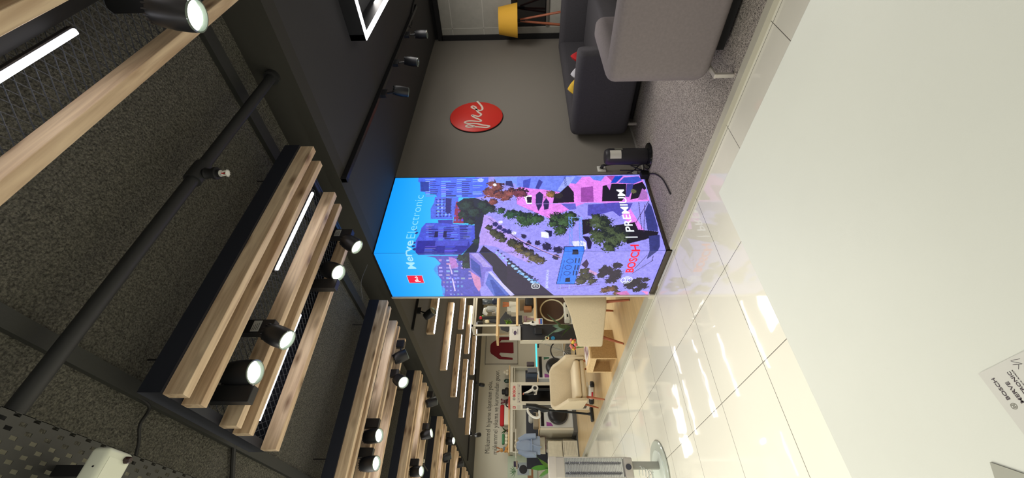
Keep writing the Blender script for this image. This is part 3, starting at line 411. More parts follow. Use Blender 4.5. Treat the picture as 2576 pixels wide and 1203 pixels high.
# ---------------- video wall round the end of the partition ----------------
CU, ZT, XC, YC = .69, 2.61, 2.298, 2.826
def SP(u, v, e=0):   # screen metres -> world, e = distance in front of the screen
    return Vector((XC+(u-CU), YC-e, ZT-v)) if u >= CU-1e-6 else Vector((XC-e, YC+(CU-u), ZT-v))
def paint(art, K=1.5):
    Hc, Wc = int(512*K), int(342*K); sc = lambda q: tuple(int(round(v*K)) for v in q)
    A = np.zeros((Hc+1, Wc+1, 3)); yy, xx = np.mgrid[0:Hc+1, 0:Wc+1]; t = np.clip(yy/(190*K), 0, 1)[..., None]
    A[:] = np.array([16, 150, 255])*(1-t)+np.array([72, 205, 255])*t
    rng = np.random.RandomState(3); N = [rng.rand(Hc//k+3, Wc//k+3) for k in (2, 5, 9)]
    def sm(n, k):
        fx, fy = (xx % k)/k, (yy % k)/k; i, j = yy//k, xx//k
        return (n[i, j]*(1-fx)+n[i, j+1]*fx)*(1-fy)+(n[i+1, j]*(1-fx)+n[i+1, j+1]*fx)*fy
    nz = sm(N[0], 2)*.4+sm(N[1], 5)*.4+sm(N[2], 9)*.2; nz = np.clip((nz-.5)*1.5+.5, 0, 1)
    def inside(P, x, y):
        m = np.zeros(x.shape, bool); n = len(P)
        for i in range(n):
            (x0, y0), (x1, y1) = P[i], P[(i+1) % n]
            if y0 == y1: continue
            c = ((y0 > y) != (y1 > y)) & (x < (x1-x0)*(y-y0)/(y1-y0)+x0); m ^= c
        return m
    def fill(P, c, tex=.10):
        xs = [p[0] for p in P]; ys = [p[1] for p in P]; x0, x1, y0, y1 = max(0, min(xs)), min(Wc, max(xs)), max(0, min(ys)), min(Hc, max(ys))
        if x1 < x0 or y1 < y0: return
        s = np.s_[y0:y1+1, x0:x1+1]; m = inside(P, xx[s]+.01, yy[s]+.01)
        A[s] = np.where(m[..., None], np.array(c)*(1-tex+2*tex*nz[s][..., None]), A[s])
    for it in art:
        k, c = it[0], it[1]
        if k == 'p': fill([sc(q) for q in it[2]], c)
        elif k == 'b':
            x, y, r = sc(it[2]); r = max(2, r); sh = it[3]
            d = np.hypot(xx-x, yy-y)/r+(nz-.5)*.8
            if sh: A[d < 1] = sh; dd = np.hypot(xx-x+r*.2, yy-y+r*.25)/r+(nz-.5)*1.3; m = dd < .8; A[m] = np.array(c)*(.6+.8*nz[m][:, None])
            else: A[d < 1] = np.array(c)*(.8+.4*nz[d < 1][:, None])
        elif k == 'r':
            x, y, r = sc(it[2]); d = np.abs(np.hypot(xx-x, yy-y)-r); A[d < 1] = c
        elif k == 'l':
            w = it[2]*.8; L3 = [sc(q) for q in it[3]]
            for (x0, y0), (x1, y1) in zip(L3, L3[1:]):
                L = max(1e-6, math.hypot(x1-x0, y1-y0)); tt = np.clip(((xx-x0)*(x1-x0)+(yy-y0)*(y1-y0))/L**2, 0, 1); A[np.hypot(xx-x0-tt*(x1-x0), yy-y0-tt*(y1-y0)) < w] = c
        elif k == 'g':
            nx, ny, Q = it[2], it[3], [np.array(sc(q), float) for q in it[4]]; rr = random.Random(nx*ny)
            B = lambda s, t: (Q[0]*(1-s)+Q[1]*s)*(1-t)+(Q[3]*(1-s)+Q[2]*s)*t
            for i in range(nx):
                for j in range(ny):
                    if rr.random() < .12: continue
                    a, b_, e, f = (i+.2+.2*rr.random())/nx, (i+.75)/nx, (j+.2)/ny, (j+.55+.3*rr.random())/ny
                    fill([tuple(int(round(v)) for v in B(s, t)) for s, t in ((a, e), (b_, e), (b_, f), (a, f))], [v*(.8+.4*rr.random()) for v in c], 0)
    return np.clip(A, 0, 255)
def screen_mesh():
    Hc, Wc = 768, 510; A = paint(ART)[:, :Wc+1]/255.0; L = np.where(A <= .04045, A/12.92, ((A+.055)/1.055)**2.4)
    vs = []; 
    for j in range(Hc+1):
        for i in range(Wc+1):
            vs.append(tuple(SP(i*.005/1.5, j*.005/1.5)))
    fs = [(j*(Wc+1)+i, j*(Wc+1)+i+1, (j+1)*(Wc+1)+i+1, (j+1)*(Wc+1)+i)[::-1] for j in range(Hc) for i in range(Wc)]
    me = bpy.data.meshes.new('screen'); me.from_pydata(vs, [], fs)
    ca = me.color_attributes.new('picture', 'FLOAT_COLOR', 'POINT')
    ca.data.foreach_set('color', np.concatenate([L.reshape(-1, 3), np.ones(((Hc+1)*(Wc+1), 1))], 1).astype(np.float32).ravel())
    m = bpy.data.materials.new('screen_picture'); m.use_nodes = True; nt = m.node_tree; b = nt.nodes['Principled BSDF']; b.inputs['Base Color'].default_value = (.01, .01, .012, 1); b.inputs['Roughness'].default_value = .5
    a = nt.nodes.new('ShaderNodeVertexColor'); a.layer_name = 'picture'; nt.links.new(a.outputs['Color'], b.inputs['Emission Color']); b.inputs['Emission Strength'].default_value = 0.86
    me.materials.append(m); o = bpy.data.objects.new('screen', me); C.objects.link(o); return o
disp = thing('led_video_wall', 'tall glowing video wall wrapped round the corner showing an aerial city street', 'screen', (0, 0, 0))
scr = screen_mesh(); scr.parent = disp
def e_mat(name, c, s=.86): return mat(name, (10, 10, 10), .5, emit=(c, s))
def screen_text(name, s, u0, u1, v0, v1, m, bold=0, slant=0):
    bm = text_bm(s, u1-u0, abs(v1-v0), bold, .0006); put(bm, u0, max(v0, v1)); return obj(name, bm, m, scr)
def put(bm, u0, vb):   # local x,y -> screen, bent at the corner
    for v in bm.verts: v.co.x += u0
    if min(v.co.x for v in bm.verts) < CU < max(v.co.x for v in bm.verts):
        bmesh.ops.bisect_plane(bm, geom=bm.verts[:]+bm.edges[:]+bm.faces[:], plane_co=(CU, 0, 0), plane_no=(1, 0, 0))
    for v in bm.verts: v.co = SP(v.co.x if v.co.x > CU+1e-5 or v.co.x < CU-1e-5 else CU, vb-v.co.y, .002+v.co.z)
def flat(polys):
    bm = nb()
    for p in polys: bm.faces.new([bm.verts.new((x, y, 0)) for x, y in p])
    return bm
wl = e_mat('text_white', (240, 248, 255)); 
screen_text('shop_name_bold', 'Merve', .462, .835, .258, .335, e_mat('text_soft', (160, 220, 255)), .012)
screen_text('shop_name_thin', 'Electronic', .86, 1.43, .258, .337, e_mat('text_thin', (135, 215, 255)), -.012)
bm = flat([[(0, 0), (.125, 0), (.125, .15), (0, .15)]]); put(bm, .235, .368); sq = obj('red_square', bm, e_mat('logo_red', (235, 20, 60)), scr)
bm = flat([[(0, 0), (.125, 0), (.125, .004), (0, .004)], [(0, .146), (.125, .146), (.125, .15), (0, .15)], [(0, .004), (.004, .004), (.004, .146), (0, .146)], [(.121, .004), (.125, .004), (.125, .146), (.121, .146)]])
for v in bm.verts: v.co.z = .001
put(bm, .235, .368); obj('square_outline', bm, e_mat('text_soft', (170, 225, 255)), sq)
bm = me_script(.0625, .062, .165, (0, 0, 0), (1, 0, 0), (0, 1, 0), .016, .001); put(bm, .235, .368); obj('script_mark', bm, wl, sq)
screen_text('maker_name', 'BOSCH', .378, .759, 2.262, 2.338, e_mat('text_red', (255, 30, 60)), .025)
screen_text('bar', 'I', .842, .852, 2.237, 2.345, wl, 0)
screen_text('series_name', 'PREMIUM', .914, 1.475, 2.253, 2.328, wl, .012)
bm = flat(armature_logo(.058, .058, .056, .13)); put(bm, .197, 2.356); obj('round_mark', bm, wl, scr)
screen_text('account_name', '@BOSCHANTALYA', .128, .424, 1.533, 1.563, e_mat('text_pale', (215, 225, 255)), .0)
def rrect(x, y, w, h, r, n=5):
    return [(x+cx*(w/2-r)+r*math.cos(a), y+cy*(h/2-r)+r*math.sin(a)) for cx, cy, a0 in ((1, 1, 0), (-1, 1, 90), (-1, -1, 180), (1, -1, 270)) for a in (math.radians(a0+90*k/n) for k in range(n+1))]
def band(o, i): return [[o[k], o[(k+1) % len(o)], i[(k+1) % len(o)], i[k]] for k in range(len(o))]
bm = flat(band(rrect(.04, .04, .08, .08, .02), rrect(.04, .04, .064, .064, .014))+band(circle(.04, .04, .02, 24), circle(.04, .04, .013, 24))+[circle(.058, .058, .004, 10)]); put(bm, .125, 1.478); obj('camera_mark', bm, wl, scr)
screen_text('sign_on_building', 'AYDO\u011eAN', 1.53, 1.685, 1.735, 1.77, e_mat('text_dark', (40, 40, 90)), 0)
b = nb(); box(b, XC+.001, XC+1.02, YC+.001, YC+.02, 0.045, ZT); box(b, XC+.001, XC+.02, YC+.001, YC+.69, .045, ZT); obj('cabinet', b, matblack, disp)
b = nb(); box(b, XC, XC+.002, YC-.003, YC, .05, ZT) if False else None
box(b, XC-.0012, XC+.0005, YC-.0012, YC+.0005, .05, ZT); obj('corner_joint', b, mat('joint', (40, 70, 150), .5), disp)
b = nb(); box(b, XC-.01, XC+1.02, YC-.012, YC, .0, .045); box(b, XC-.012, XC, YC-.012, YC+.69, .0, .045); obj('skirting', b, mat('skirting_bronze', (92, 84, 72), .35, .5), disp)
b = nb(); box(b, XC-.012, XC+.03, YC+.69, YC+.715, .03, ZT+.01); obj('side_profile', b, mat('side_profile', (205, 196, 180), .4), disp)
b = nb(); box(b, XC-.03, XC+.06, YC+.66, YC+.725, .0, .05); obj('foot', b, cream, disp)
b = nb(); box(b, XC-.004, XC+1.02, YC-.006, YC+.01, ZT, ZT+.012); box(b, XC-.006, XC, YC-.004, YC+.69, ZT, ZT+.012); obj('top_edge', b, matblack, disp)
# ---------------- alcove ----------------
t = thing('round_wall_sign', 'red round sign with a pale handwritten mark on the grey wall', 'sign', (4.418, 2.835, 1.835))
b = lathe(nb(), [(0, 0), (.318, 0), (.318, .018), (.312, .022), (0, .022)], (0, 0, 0), (0, -1, 0), 64); obj('disc', b, mat('sign_red', (214, 48, 38), .45), t, True)
b = lathe(nb(), [(0, -.0), (.322, -.0), (.322, .012), (0, .012)], (0, 0, 0), (0, -1, 0), 64); obj('backing', b, matblack, t)
b = me_script(0, 0, 1.0, (-.0, -.024, 0), (1, 0, 0), (0, 0, 1), .0125); obj('script_mark', b, mat('sign_cream', (222, 205, 190), .5), t)
t = thing('wall_socket', 'white square wall socket with a black plug in it, above the black tower', 'socket', (3.41, 2.835, .46))
b = nb(); rbox(b, -.043, .043, -.012, 0, -.043, .043, .004, 2); obj('plate', b, white, t, True)
b = nb(); cyl(b, (0, -.012, 0), (0, -.018, 0), .03, n=20); obj('well', b, mat('socket_well', (190, 188, 178), .4), t)
t = thing('power_plug', 'black plug and cable hanging down from the wall socket', 'plug', (3.41, 2.80, .46))
b = nb(); tube(b, [(0, .02, 0), (0, -.01, -.003), (.0, -.02, -.02), (0, -.018, -.045)], [.018, .017, .013, .007]); obj('plug', b, matblack, t, True)
b = nb(); tube(b, smooth_pts([(0, -.018, -.04), (.01, -.02, -.15), (-.01, -.03, -.26), (-.05, -.05, -.34), (-.06, -.08, -.40), (-.03, -.12, -.43)], 6), .005); obj('cable', b, matblack, t, True)
t = thing('tower_heater', 'slim black tower heater with a glossy pale top panel standing on the carpet', 'heater', (3.37, 2.64, .02))
b = lathe(nb(), [(.0, 0), (.13, 0), (.135, .006), (.13, .014), (.06, .03), (.0, .03)], n=32); obj('base', b, mat('glossy_black', (18, 18, 20), .12, coat=1), t, True)
b = lathe(nb(), [(.0, .025), (.075, .025), (.082, .04), (.082, .40), (.078, .42), (.066, .437), (0, .44)], n=36); obj('body', b, mat('tower_body', (40, 39, 42), .5), t, True)
b = nb(); A_ = [math.radians(a) for a in range(205, 266, 6)]
loft(b, [[Vector((math.cos(a)*.0835, math.sin(a)*.0835, z)) for a in A_]+[Vector((math.cos(a)*.078, math.sin(a)*.078, z)) for a in A_[::-1]] for z in (.29, .40)]); obj('display', b, mat('pale_gloss', (215, 212, 200), .1, coat=1), t, True)
b = nb(); A_ = [math.radians(a) for a in range(272, 300, 6)]
loft(b, [[Vector((math.cos(a)*.0832, math.sin(a)*.0832, z)) for a in A_]+[Vector((math.cos(a)*.078, math.sin(a)*.078, z)) for a in A_[::-1]] for z in (.27, .35)]); obj('control_strip', b, mat('grey_gloss', (120, 120, 108), .15), t, True)
for (p, w_, lab) in (([(3.29, 2.75, .30), (3.29, 2.76, .05), (3.20, 2.72, .03), (3.05, 2.60, .03), (2.85, 2.50, .03), (2.62, 2.46, .03)], .006, 'black cable running from the tower heater along the carpet past the video wall'),
                  ([(3.30, 2.70, .20), (3.27, 2.73, .10), (3.33, 2.78, .045), (3.45, 2.79, .04), (3.31, 2.77, .15), (3.29, 2.79, .22)], .006, 'looped black cable bundle behind the tower heater')):
    b = nb(); tube(b, smooth_pts(p, 8), w_); single('power_cable', b, matblack, lab, 'cable', smooth=True)
b = nb(); rbox(b, 3.20, 3.27, 2.74, 2.80, .02, .10, .006, 2); single('cable_box', b, matblack, 'small black adapter block on the carpet between tower heater and video wall', 'adapter')
b = nb(); rbox(b, -.025, .025, -.01, 0, 0, .05, .003, 1); single('wall_outlet', b, white, 'small pale outlet low on the wall by the video wall corner', 'socket', loc=(3.35, 2.833, .10))
# generic upholstered shell
def shell(path, th, z0, z1, lean=0, seg=4):
    """path: plan points (outer), th thickness inwards (to the left of travel), z0/z1 functions of 0..1"""
    bm = nb(); P = [Vector((x, y, 0)) for x, y in path]; rings = []; n = len(P)
    cum = [0]
    for a, b_ in zip(P, P[1:]): cum.append(cum[-1]+(b_-a).length)
    for i, p in enumerate(P):
        d = (P[min(i+1, n-1)]-P[max(i-1, 0)]).normalized(); nrm = Vector((-d.y, d.x, 0)); t_ = cum[i]/cum[-1]
        a, c = z0(t_), z1(t_); ins = 0
        s = 1
        if i in (0, n-1): s = .55
        elif i in (1, n-2): s = .9
        prof = []; rr = th*.35
        for (cx, cz, a0) in ((rr, a+rr, 180), (th-rr, a+rr, 270), (th-rr, c-rr, 0), (rr, c-rr, 90)):
            for k in range(seg+1):
                an = math.radians(a0+90*k/seg); prof.append((cx+rr*math.cos(an), cz+rr*math.sin(an)))
        ring_ = []
        for (w, z) in prof:
            w = th/2+(w-th/2)*s; z = (a+c)/2+(z-(a+c)/2)*(1 if s == 1 else (.985 if s > .6 else .95))
            o_ = -lean*(z-a)/(c-a+1e-6); ring_.append(p+nrm*(w+o_)+Vector((0, 0, z)))
        rings.append(ring_)
    return loft(bm, rings)
def uplan(hw, yb, yf, r, nf=6, n=8):   # counter-clockwise: front right -> back right -> back left -> front left, open to +y ; interior on the left
    pts = []
    for k in range(nf+1): pts.append((-hw, yf+(yb+r-yf)*k/nf) if k not in (0,) else (-hw, yf))
    pts = [(-hw, yf)]+[(-hw, yf-(.015)) ]+[(-hw, yf-.04+(yb+r-(yf-.04))*k/nf) for k in range(nf)]
    pts += [(-hw+r-r*math.cos(a), yb+r-r*math.sin(a)) for a in (math.pi/2*k/n for k in range(n+1))]
    m = 6; pts += [(-hw+r+(2*hw-2*r)*k/m, yb) for k in range(1, m)]
    pts += [(hw-r+r*math.sin(a), yb+r-r*math.cos(a)) for a in (math.pi/2*k/n for k in range(n+1))]
    pts += [(hw, yb+r+(yf-.04-yb-r)*k/nf) for k in range(1, nf+1)]+[(hw, yf-.015), (hw, yf)]
    return pts
grey_fab = mat('grey_sofa_fabric', (122, 114, 114), .95, bump=(600, .3, .002), var=(60, .06))
dark_fab = mat('charcoal_sofa_fabric', (62, 60, 64), .95, bump=(600, .3, .002), var=(60, .08))
beige_fab = mat('beige_chair_fabric', (206, 190, 160), .95, bump=(700, .25, .002), var=(80, .05))
leg_grey = mat('pale_leg_metal', (196, 190, 182), .4, .2)
# near grey sofa: opens to +x, back towards the corridor (local +y -> world +x)
t = thing('sofa', 'mid grey upholstered tub sofa in front, its back turned to the tiled corridor', 'sofa', (2.42, .50, .02), -math.pi/2)
b = shell(uplan(.88, .0, .74, .15), .17, lambda s: .12, lambda s: .735, .0); obj('body', b, grey_fab, t, True, 60)
b = nb(); rbox(b, -.72, .72, .15, .72, .16, .40, .05, 4); obj('seat', b, grey_fab, t, True, 60)
b = nb(); box(b, -.70, .70, .14, .62, .03, .18); obj('base', b, matblack, t)  # recessed base, enlarged in black to give the shade under the sofa
for sx in (-1, 1):
    b = nb(); rbox(b, -.012, .012, -.012, .012, 0, .115, .002, 1); rbox(b, -.014, .014, -.014, .35, .103, .117, .002, 1)
    o = obj('leg', b, leg_grey, t); o.location = (sx*.775, -.03, 0)
    b = nb(); rbox(b, -.012, .012, -.012, .012, 0, .115, .002, 1); o = obj('leg', b, leg_grey, t); o.location = (sx*.775, .64, 0)
b = nb(); rbox(b, -.05, .05, -.06, .06, 0, .09, .02, 3); o = single('folded_cloth', b, mat('pale_blue_cloth', (190, 215, 225), .8), 'small pale blue cloth lying on the grey sofa seat', 'cloth', loc=(2.84, 1.15, .47), rz=.4)
# dark sofa along the grey wall, opens to -y
t = thing('sofa', 'charcoal sofa standing against the grey wall, its arm end towards the corridor', 'sofa', (4.98, 2.79, .02), math.pi)
b = shell(uplan(1.08, .0, .95, .10), .20, lambda s: .10, lambda s: .725, .0); obj('body', b, dark_fab, t, True, 60)
b = nb(); rbox(b, -.88, .88, .18, .93, .12, .40, .05, 4); obj('seat', b, dark_fab, t, True, 60)
b = nb(); box(b, -.9, .9, .12, .85, .03, .14); obj('base', b, matblack, t)
for sx in (-1, 1):
    for y in (.12, .85):
        b = nb(); rbox(b, -.012, .012, -.012, .012, 0, .11, .002, 1); rbox(b, -.014, .014, -.014, .10, .10, .112, .002, 1)
        o = obj('leg', b, leg_grey, t); o.location = (sx*1.0, y, 0); 
def pillow(label, m, loc, rz, s=.2, tilt=.35):
    bm = nb(); n = 12; grid_ = {}
    for side in (1, -1):
        for i in range(n+1):
            for j in range(n+1):
                x, y = -1+2*i/n, -1+2*j/n; h = side*.3*max(0, (1-x**4)*(1-y**4))**.6; k = 1-.08*(x*x*y*y)
                key = (i, j) if (i in (0, n) or j in (0, n)) else (i, j, side)
                if key not in grid_: grid_[key] = bm.verts.new((x*s*k, h*s, y*s*k))
        for i in range(n):
            for j in range(n):
                g_ = lambda a, b2: grid_.get((a, b2)) or grid_[(a, b2, side)]
                f = [g_(i, j), g_(i+1, j), g_(i+1, j+1), g_(i, j+1)]
                try: bm.faces.new(f)
                except ValueError: pass
    o = single('cushion', bm, m, label, 'cushion', 'cushions on the charcoal sofa', True, loc, rz); o.rotation_euler = (tilt, .5, rz); return o
pillow('red cushion peeking over the charcoal sofa arm', mat('red_fabric', (180, 30, 34), .9), (4.89, 2.36, .55), .2, .13)
pillow('silver grey cushion beside the red one on the charcoal sofa', mat('silver_fabric', (190, 190, 196), .8), (4.60, 2.42, .58), 0, .12)
pillow('yellow cushion nearest the wall sign end of the charcoal sofa', mat('yellow_fabric', (220, 180, 60), .9), (4.36, 2.46, .63), -.1, .12)
# lamp
t = thing('tripod_floor_lamp', 'floor lamp with a yellow drum shade on three wooden legs', 'lamp', (6.32, 2.47, .02))
lampz = lambda z: z
b = nb(); n = 40; ro0, ro1, za, zb = .228, .178, 1.31, 1.58
loft(b, [ring((0, 0, za), (0, 0, 1), ro0, n), ring((0, 0, zb), (0, 0, 1), ro1, n), ring((0, 0, zb), (0, 0, 1), ro1-.004, n), ring((0, 0, za), (0, 0, 1), ro0-.004, n), ring((0, 0, za), (0, 0, 1), ro0, n)], cap=False); obj('shade', b, mat('yellow_shade', (232, 178, 58), .8), t, True)
for k, (dx, dy) in enumerate(((-.28, -.32), (.06, .18), (-.10, .1))):
    b = nb(); tube(b, [(dx*.06, dy*.06, 1.27), (dx, dy, .0)], [.014, .019]); obj('leg', b, red_wood, t, True)
b = nb(); cyl(b, (0, 0, 1.2), (0, 0, 1.36), .02, n=12); obj('lamp_holder', b, matblack, t, True)
# kitchen panel in the end wall
t = thing('kitchen_display_panel', 'pale tiled panel in a thick black frame on the end wall', 'wall panel', (6.6, 0, 0))
b = nb(); box(b, -.06, 0, -2.0, 2.835, 2.49, 2.56); box(b, -.06, 0, 2.76, 2.835, .1, 2.5); obj('frame', b, matblack, t)
pt = mat('pale_tile', (168, 166, 156), .6, var=(14, .05)); gr = mat('pale_joint', (196, 194, 184), .6)
b = nb(); box(b, -.03, 0, -2.0, 2.76, 1.42, 2.49); box(b, -.03, 0, 2.66, 2.76, .1, 1.42); box(b, -.03, 0, -2.0, 2.66, .1, .86); obj('tiles', b, pt, t)
b = nb()
for z in (1.84, 2.32): box(b, -.033, -.03, -2.0, 2.76, z, z+.012)
box(b, -.033, -.03, 2.66, 2.67, .1, 2.49)
for y in (1.6, .5): box(b, -.033, -.03, y, y+.01, 1.42, 2.49)
obj('joints', b, gr, t)
t = thing('wall_oven', 'black built-in oven behind the yellow lamp', 'oven', (6.6, 0, 0))
b = nb(); box(b, -.02, 0, 1.6, 2.66, .86, 1.42); obj('niche', b, matblack, t)
b = nb(); box(b, -.045, -.02, 1.75, 2.60, .92, 1.34); obj('door', b, mat('oven_glass', (16, 16, 18), .08, coat=1), t)
b = nb(); box(b, -.05, -.02, 1.6, 2.655, .865, .905); obj('trim', b, mat('oven_trim', (110, 104, 96), .4), t)
b = nb(); box(b, -.05, -.02, 1.75, 2.28, 1.35, 1.40); obj('control_panel', b, mat('oven_brown', (70, 58, 48), .3), t)
# alcove ceiling rail and spots
t = thing('lighting_track', 'black lighting track on the alcove ceiling running away from the video wall', 'track', (2.31, 1.99, 2.62))
b = nb(); rbox(b, 0, 3.3, -.018, .018, -.04, 0, .002, 1); obj('rail', b, mat('rail_black', (26, 26, 28), .35), t)
b = nb(); box(b, 0, .03, -.02, .02, -.042, 0); obj('end_cap', b, matblack, t)
G2 = 'unlit spotlights on the alcove track'
for (x, d, lab) in ((3.55, (.25, .35, -.9), 'unlit spotlight on the alcove track nearest the video wall, tilted'), (4.14, (-.1, .1, -1), 'unlit spotlight in the middle of the alcove track'), (4.80, (0, .0, -1), 'unlit spotlight on the alcove track farthest from the video wall')):
    make_spot('alcove_spotlight', lab, G2, (x, 2.0, 2.345), d, (x-.03, 1.99), ztop=2.585, lit=False, boxsize=(.05, .016), zbox=2.53, L=.13, r=.045)
b = nb(); tube(b, smooth_pts([(5.0, 1.99, 2.58), (5.15, 2.04, 2.59), (5.4, 1.96, 2.60), (5.8, 1.92, 2.61)], 6), .012); single('power_cable', b, matblack, 'black cable continuing from the end of the alcove track', 'cable', smooth=True)
# square ring light
t = thing('square_ring_light', 'black square pendant frame with a bright white light line round its lower edge', 'ceiling light', (3.29, 1.41, 2.5))
b = nb(); 
for (x0, x1, y0, y1) in ((0, .95, -.045, 0), (0, .95, -.95, -.905), (0, .045, -.95, 0), (.905, .95, -.95, 0)): box(b, x0, x1, y0, y1, 0, .118)
obj('housing', b, mat('ring_housing', (30, 30, 32), .5), t)
b = nb()
for (x0, x1, y0, y1) in ((.003, .947, -.048, -.002), (.003, .947, -.948, -.902), (.003, .048, -.90, -.05), (.902, .947, -.90, -.05)): box(b, x0, x1, y0, y1, -.006, 0)
obj('light_line', b, bar_glow, t)
# ---------------- front table ----------------
t = thing('white_table', 'smooth white laminate table top in the foreground', 'table', (.5, .2, 0))
b = nb(); rbox(b, -1.3, .362, -1.3, .607, .72, .75, .002, 2); obj('tabletop', b, mat('table_laminate', (198, 200, 191), .45, bump=(500, .12, .001), var=(3, .02)), t)
b = nb(); box(b, .28, .345, .3, .59, 0, .72); box(b, -1.2, -1.13, .3, .59, 0, .72); box(b, .28, .345, -1.2, -.9, 0, .72); box(b, -1.2, -1.13, -1.2, -.9, 0, .72); obj('leg', b, white, t)
t = thing('clear_sign_card', 'pale printed card on the white table corner with small dark lettering', 'card', (0, 0, .7515))
cm = mat('card_paper', (188, 187, 180), .4); Oc = Vector((.213, .503, 0))
b = nb(); box(b, .05, .209, .36, .498, 0, .0015); obj('card', b, cm, t)
dk = mat('card_ink', (62, 52, 58), .5); X_, Y_ = (1, 0, 0), (0, 1, 0)
text('maker_name', 'BOSCH', .0245, .0042, (.174, .4845, .0016), X_, Y_, dk, t, .02, .0002)
obj('round_mark', polys_bm(armature_logo(.1668, .4866, .0034, .14), (0, 0, .0016), X_, Y_, .0002), mat('card_ink_pale', (120, 118, 106), .5), t)
text('shop_name', 'MERVE', .0235, .0042, (.1665, .4735, .0016), X_, Y_, dk, t, .02, .0002)
text('shop_name_second', 'ELECTRONIC', .040, .0038, (.158, .4645, .0016), X_, Y_, dk, t, .015, .0002)
text('shop_line', 'Bosch Store Antalya', .030, .002, (.168, .4608, .0016), X_, Y_, dk, t, .005, .0002)
b = nb(); tube(b, smooth_pts([(.196, .455, .0018), (.200, .452, .0018), (.202, .457, .0018), (.199, .448, .0018), (.206, .456, .0018), (.204, .446, .0018)], 5), .0002, 4); obj('signature', b, dk, t)
b = nb(); prism(b, [(.126, .556), (.06, .585), (.06, .50), (.1, .515)], (0, 0, .7502), (1, 0, 0), (0, 1, 0), 0, .002); single('grey_pad', b, mat('pad_grey', (150, 150, 138), .7), 'pointed corner of a grey pad lying on the white table beyond the card', 'pad')
# ---------------- shop: ceiling light bars ----------------
GB = 'wooden light bars on the shop ceiling'
def make_bar(label):
    t = thing('light_bar', label, 'ceiling light', (0, 0, 2.52), 0, GB)
    b = nb(); rbox(b, 0, 1.235, 0, .06, 0, .1, .002, 1); obj('wooden_body', b, slat_wood, t)
    b = nb(); box(b, .01, 1.225, .008, .052, -.008, 0); obj('light_strip', b, bar_glow, t)
    return t
bars = [(2.735, 5.085, 'light bar closest to the video wall, beside a black ceiling spot'), (2.735, 6.275, 'long light bar just past the black spot on its short rail'), (2.745, 7.46, 'light bar in the middle of the nearer line'),
        (2.755, 8.62, 'light bar before the last of the nearer line'), (2.765, 9.80, 'last light bar of the nearer line, by the lettered wall'), (4.13, 7.50, 'light bar of the farther line next to the shelf rack'),
        (4.13, 8.62, 'second visible light bar of the farther line'), (4.16, 9.84, 'light bar of the farther line above the sweater picture'), (4.13, 6.30, 'light bar of the farther line peeking out behind the video wall')]
p_ = make_bar(bars[0][2])
for i, (x, y, lab) in enumerate(bars):
    q = p_ if i == 0 else copy_tree(p_); q.location = (x, y, 2.52); q['label'] = lab
GS = 'black spots on the shop ceiling'
for (x0, x1, y, z) in ((2.40, 3.10, 4.39, 2.6), (2.40, 3.05, 10.55, 2.6), (3.6, 4.8, 11.0, 2.6)):
    t = thing('lighting_track', {4.39: 'short black track on the shop ceiling close to the video wall', 10.55: 'black track on the shop ceiling near the picture bottom', 11.0: 'black track behind the light bars along the lettered wall'}[y], 'track', (x0, y, 2.6))
    b = nb(); rbox(b, 0, x1-x0, -.018, .018, -.012, .02, .002, 1); obj('rail', b, matblack, t)
for (lens, d, at, lab) in (((2.60, 4.30, 2.37), (.25, -.5, -.7), (2.66, 4.39), 'black spot on the short track close to the video wall'), ((4.85, 8.6, 2.25), (.2, .4, -.8), (4.80, 8.75), 'black spot beside the sweater picture'),
        ((4.36, 11.05, 2.38), (.1, .6, -.6), (4.40, 11.0), 'black spot over the end of the wall lettering'), ((3.02, 10.75, 2.38), (.3, .7, -.6), (2.98, 10.55), 'black spot over the start of the wall lettering')):
    make_spot('shop_spotlight', lab, GS, lens, d, at, ztop=2.6, lit=False, boxsize=(.04, .016), zbox=2.54, L=.13, r=.05)
# lettering on the wall
li = mat('lettering_ink', (70, 66, 58), .6)
t = thing('wall_lettering', 'dark two-line Turkish slogan lettering on the pale back wall', 'lettering', (0, 12.08, 0))
text('first_line', 'M\u00fckemmel hijyene ulasman\u0131n yolu,', 1.96, .17, (2.925, -.001, 2.185), (1, 0, 0), (0, 0, 1), li, t, 0, .002)
b = nb(); cx_, cz_ = 2.925+1.96*.6285, 2.218
for q in ([(0, .0), (.009, .0), (.007, -.010), (0, -.010)], [(0, -.008), (.014, -.010), (.020, -.020), (.010, -.014)], [(.020, -.018), (.010, -.014), (-.006, -.032), (.012, -.033)]): prism(b, [(cx_+x, cz_+z) for x, z in q], (0, -.001, 0), (1, 0, 0), (0, 0, 1), 0, .002)
obj('cedilla', b, li, t)
text('second_line', 'm\u00fckemmel y\u0131kama ve kurutmadan ge\u00e7er.', 2.32, .17, (2.905, -.001, 1.985), (1, 0, 0), (0, 0, 1), li, t, 0, .002)
# sweater picture
t = thing('sweater_picture', 'big white framed picture of a wine red sweater on the pale wall', 'picture', (5.92, 12.08, 1.965))
b = nb(); box(b, -.5, .5, -.03, 0, -.49, .49); obj('panel', b, mat('picture_white', (190, 187, 175), .6), t)
b = nb(); 
for q in ((-.51, -.5, -.5, .5), (.5, .51, -.5, .5)): box(b, q[0], q[1], -.035, 0, q[2], q[3])
for q in ((.49, .5), (-.5, -.49)): box(b, -.51, .51, -.035, 0, q[0], q[1])
obj('frame', b, mat('thin_grey_frame', (120, 116, 108), .5), t)
sw = [(-.10, .36), (.10, .36), (.17, .33), (.27, .20), (.385, .06), (.385, -.30), (.29, -.30), (.285, .02), (.20, .08), (.20, -.36), (-.16, -.37), (-.17, -.32), (-.14, .04), (-.19, .08), (-.28, -.0), (-.315, -.34), (-.375, -.34), (-.36, .07), (-.25, .22), (-.17, .33)]
b = nb(); prism(b, sw, (0, -.034, 0), (1, 0, 0), (0, 0, 1), -.004, .006); obj('sweater', b, mat('wine_red', (112, 22, 32), .9), t)
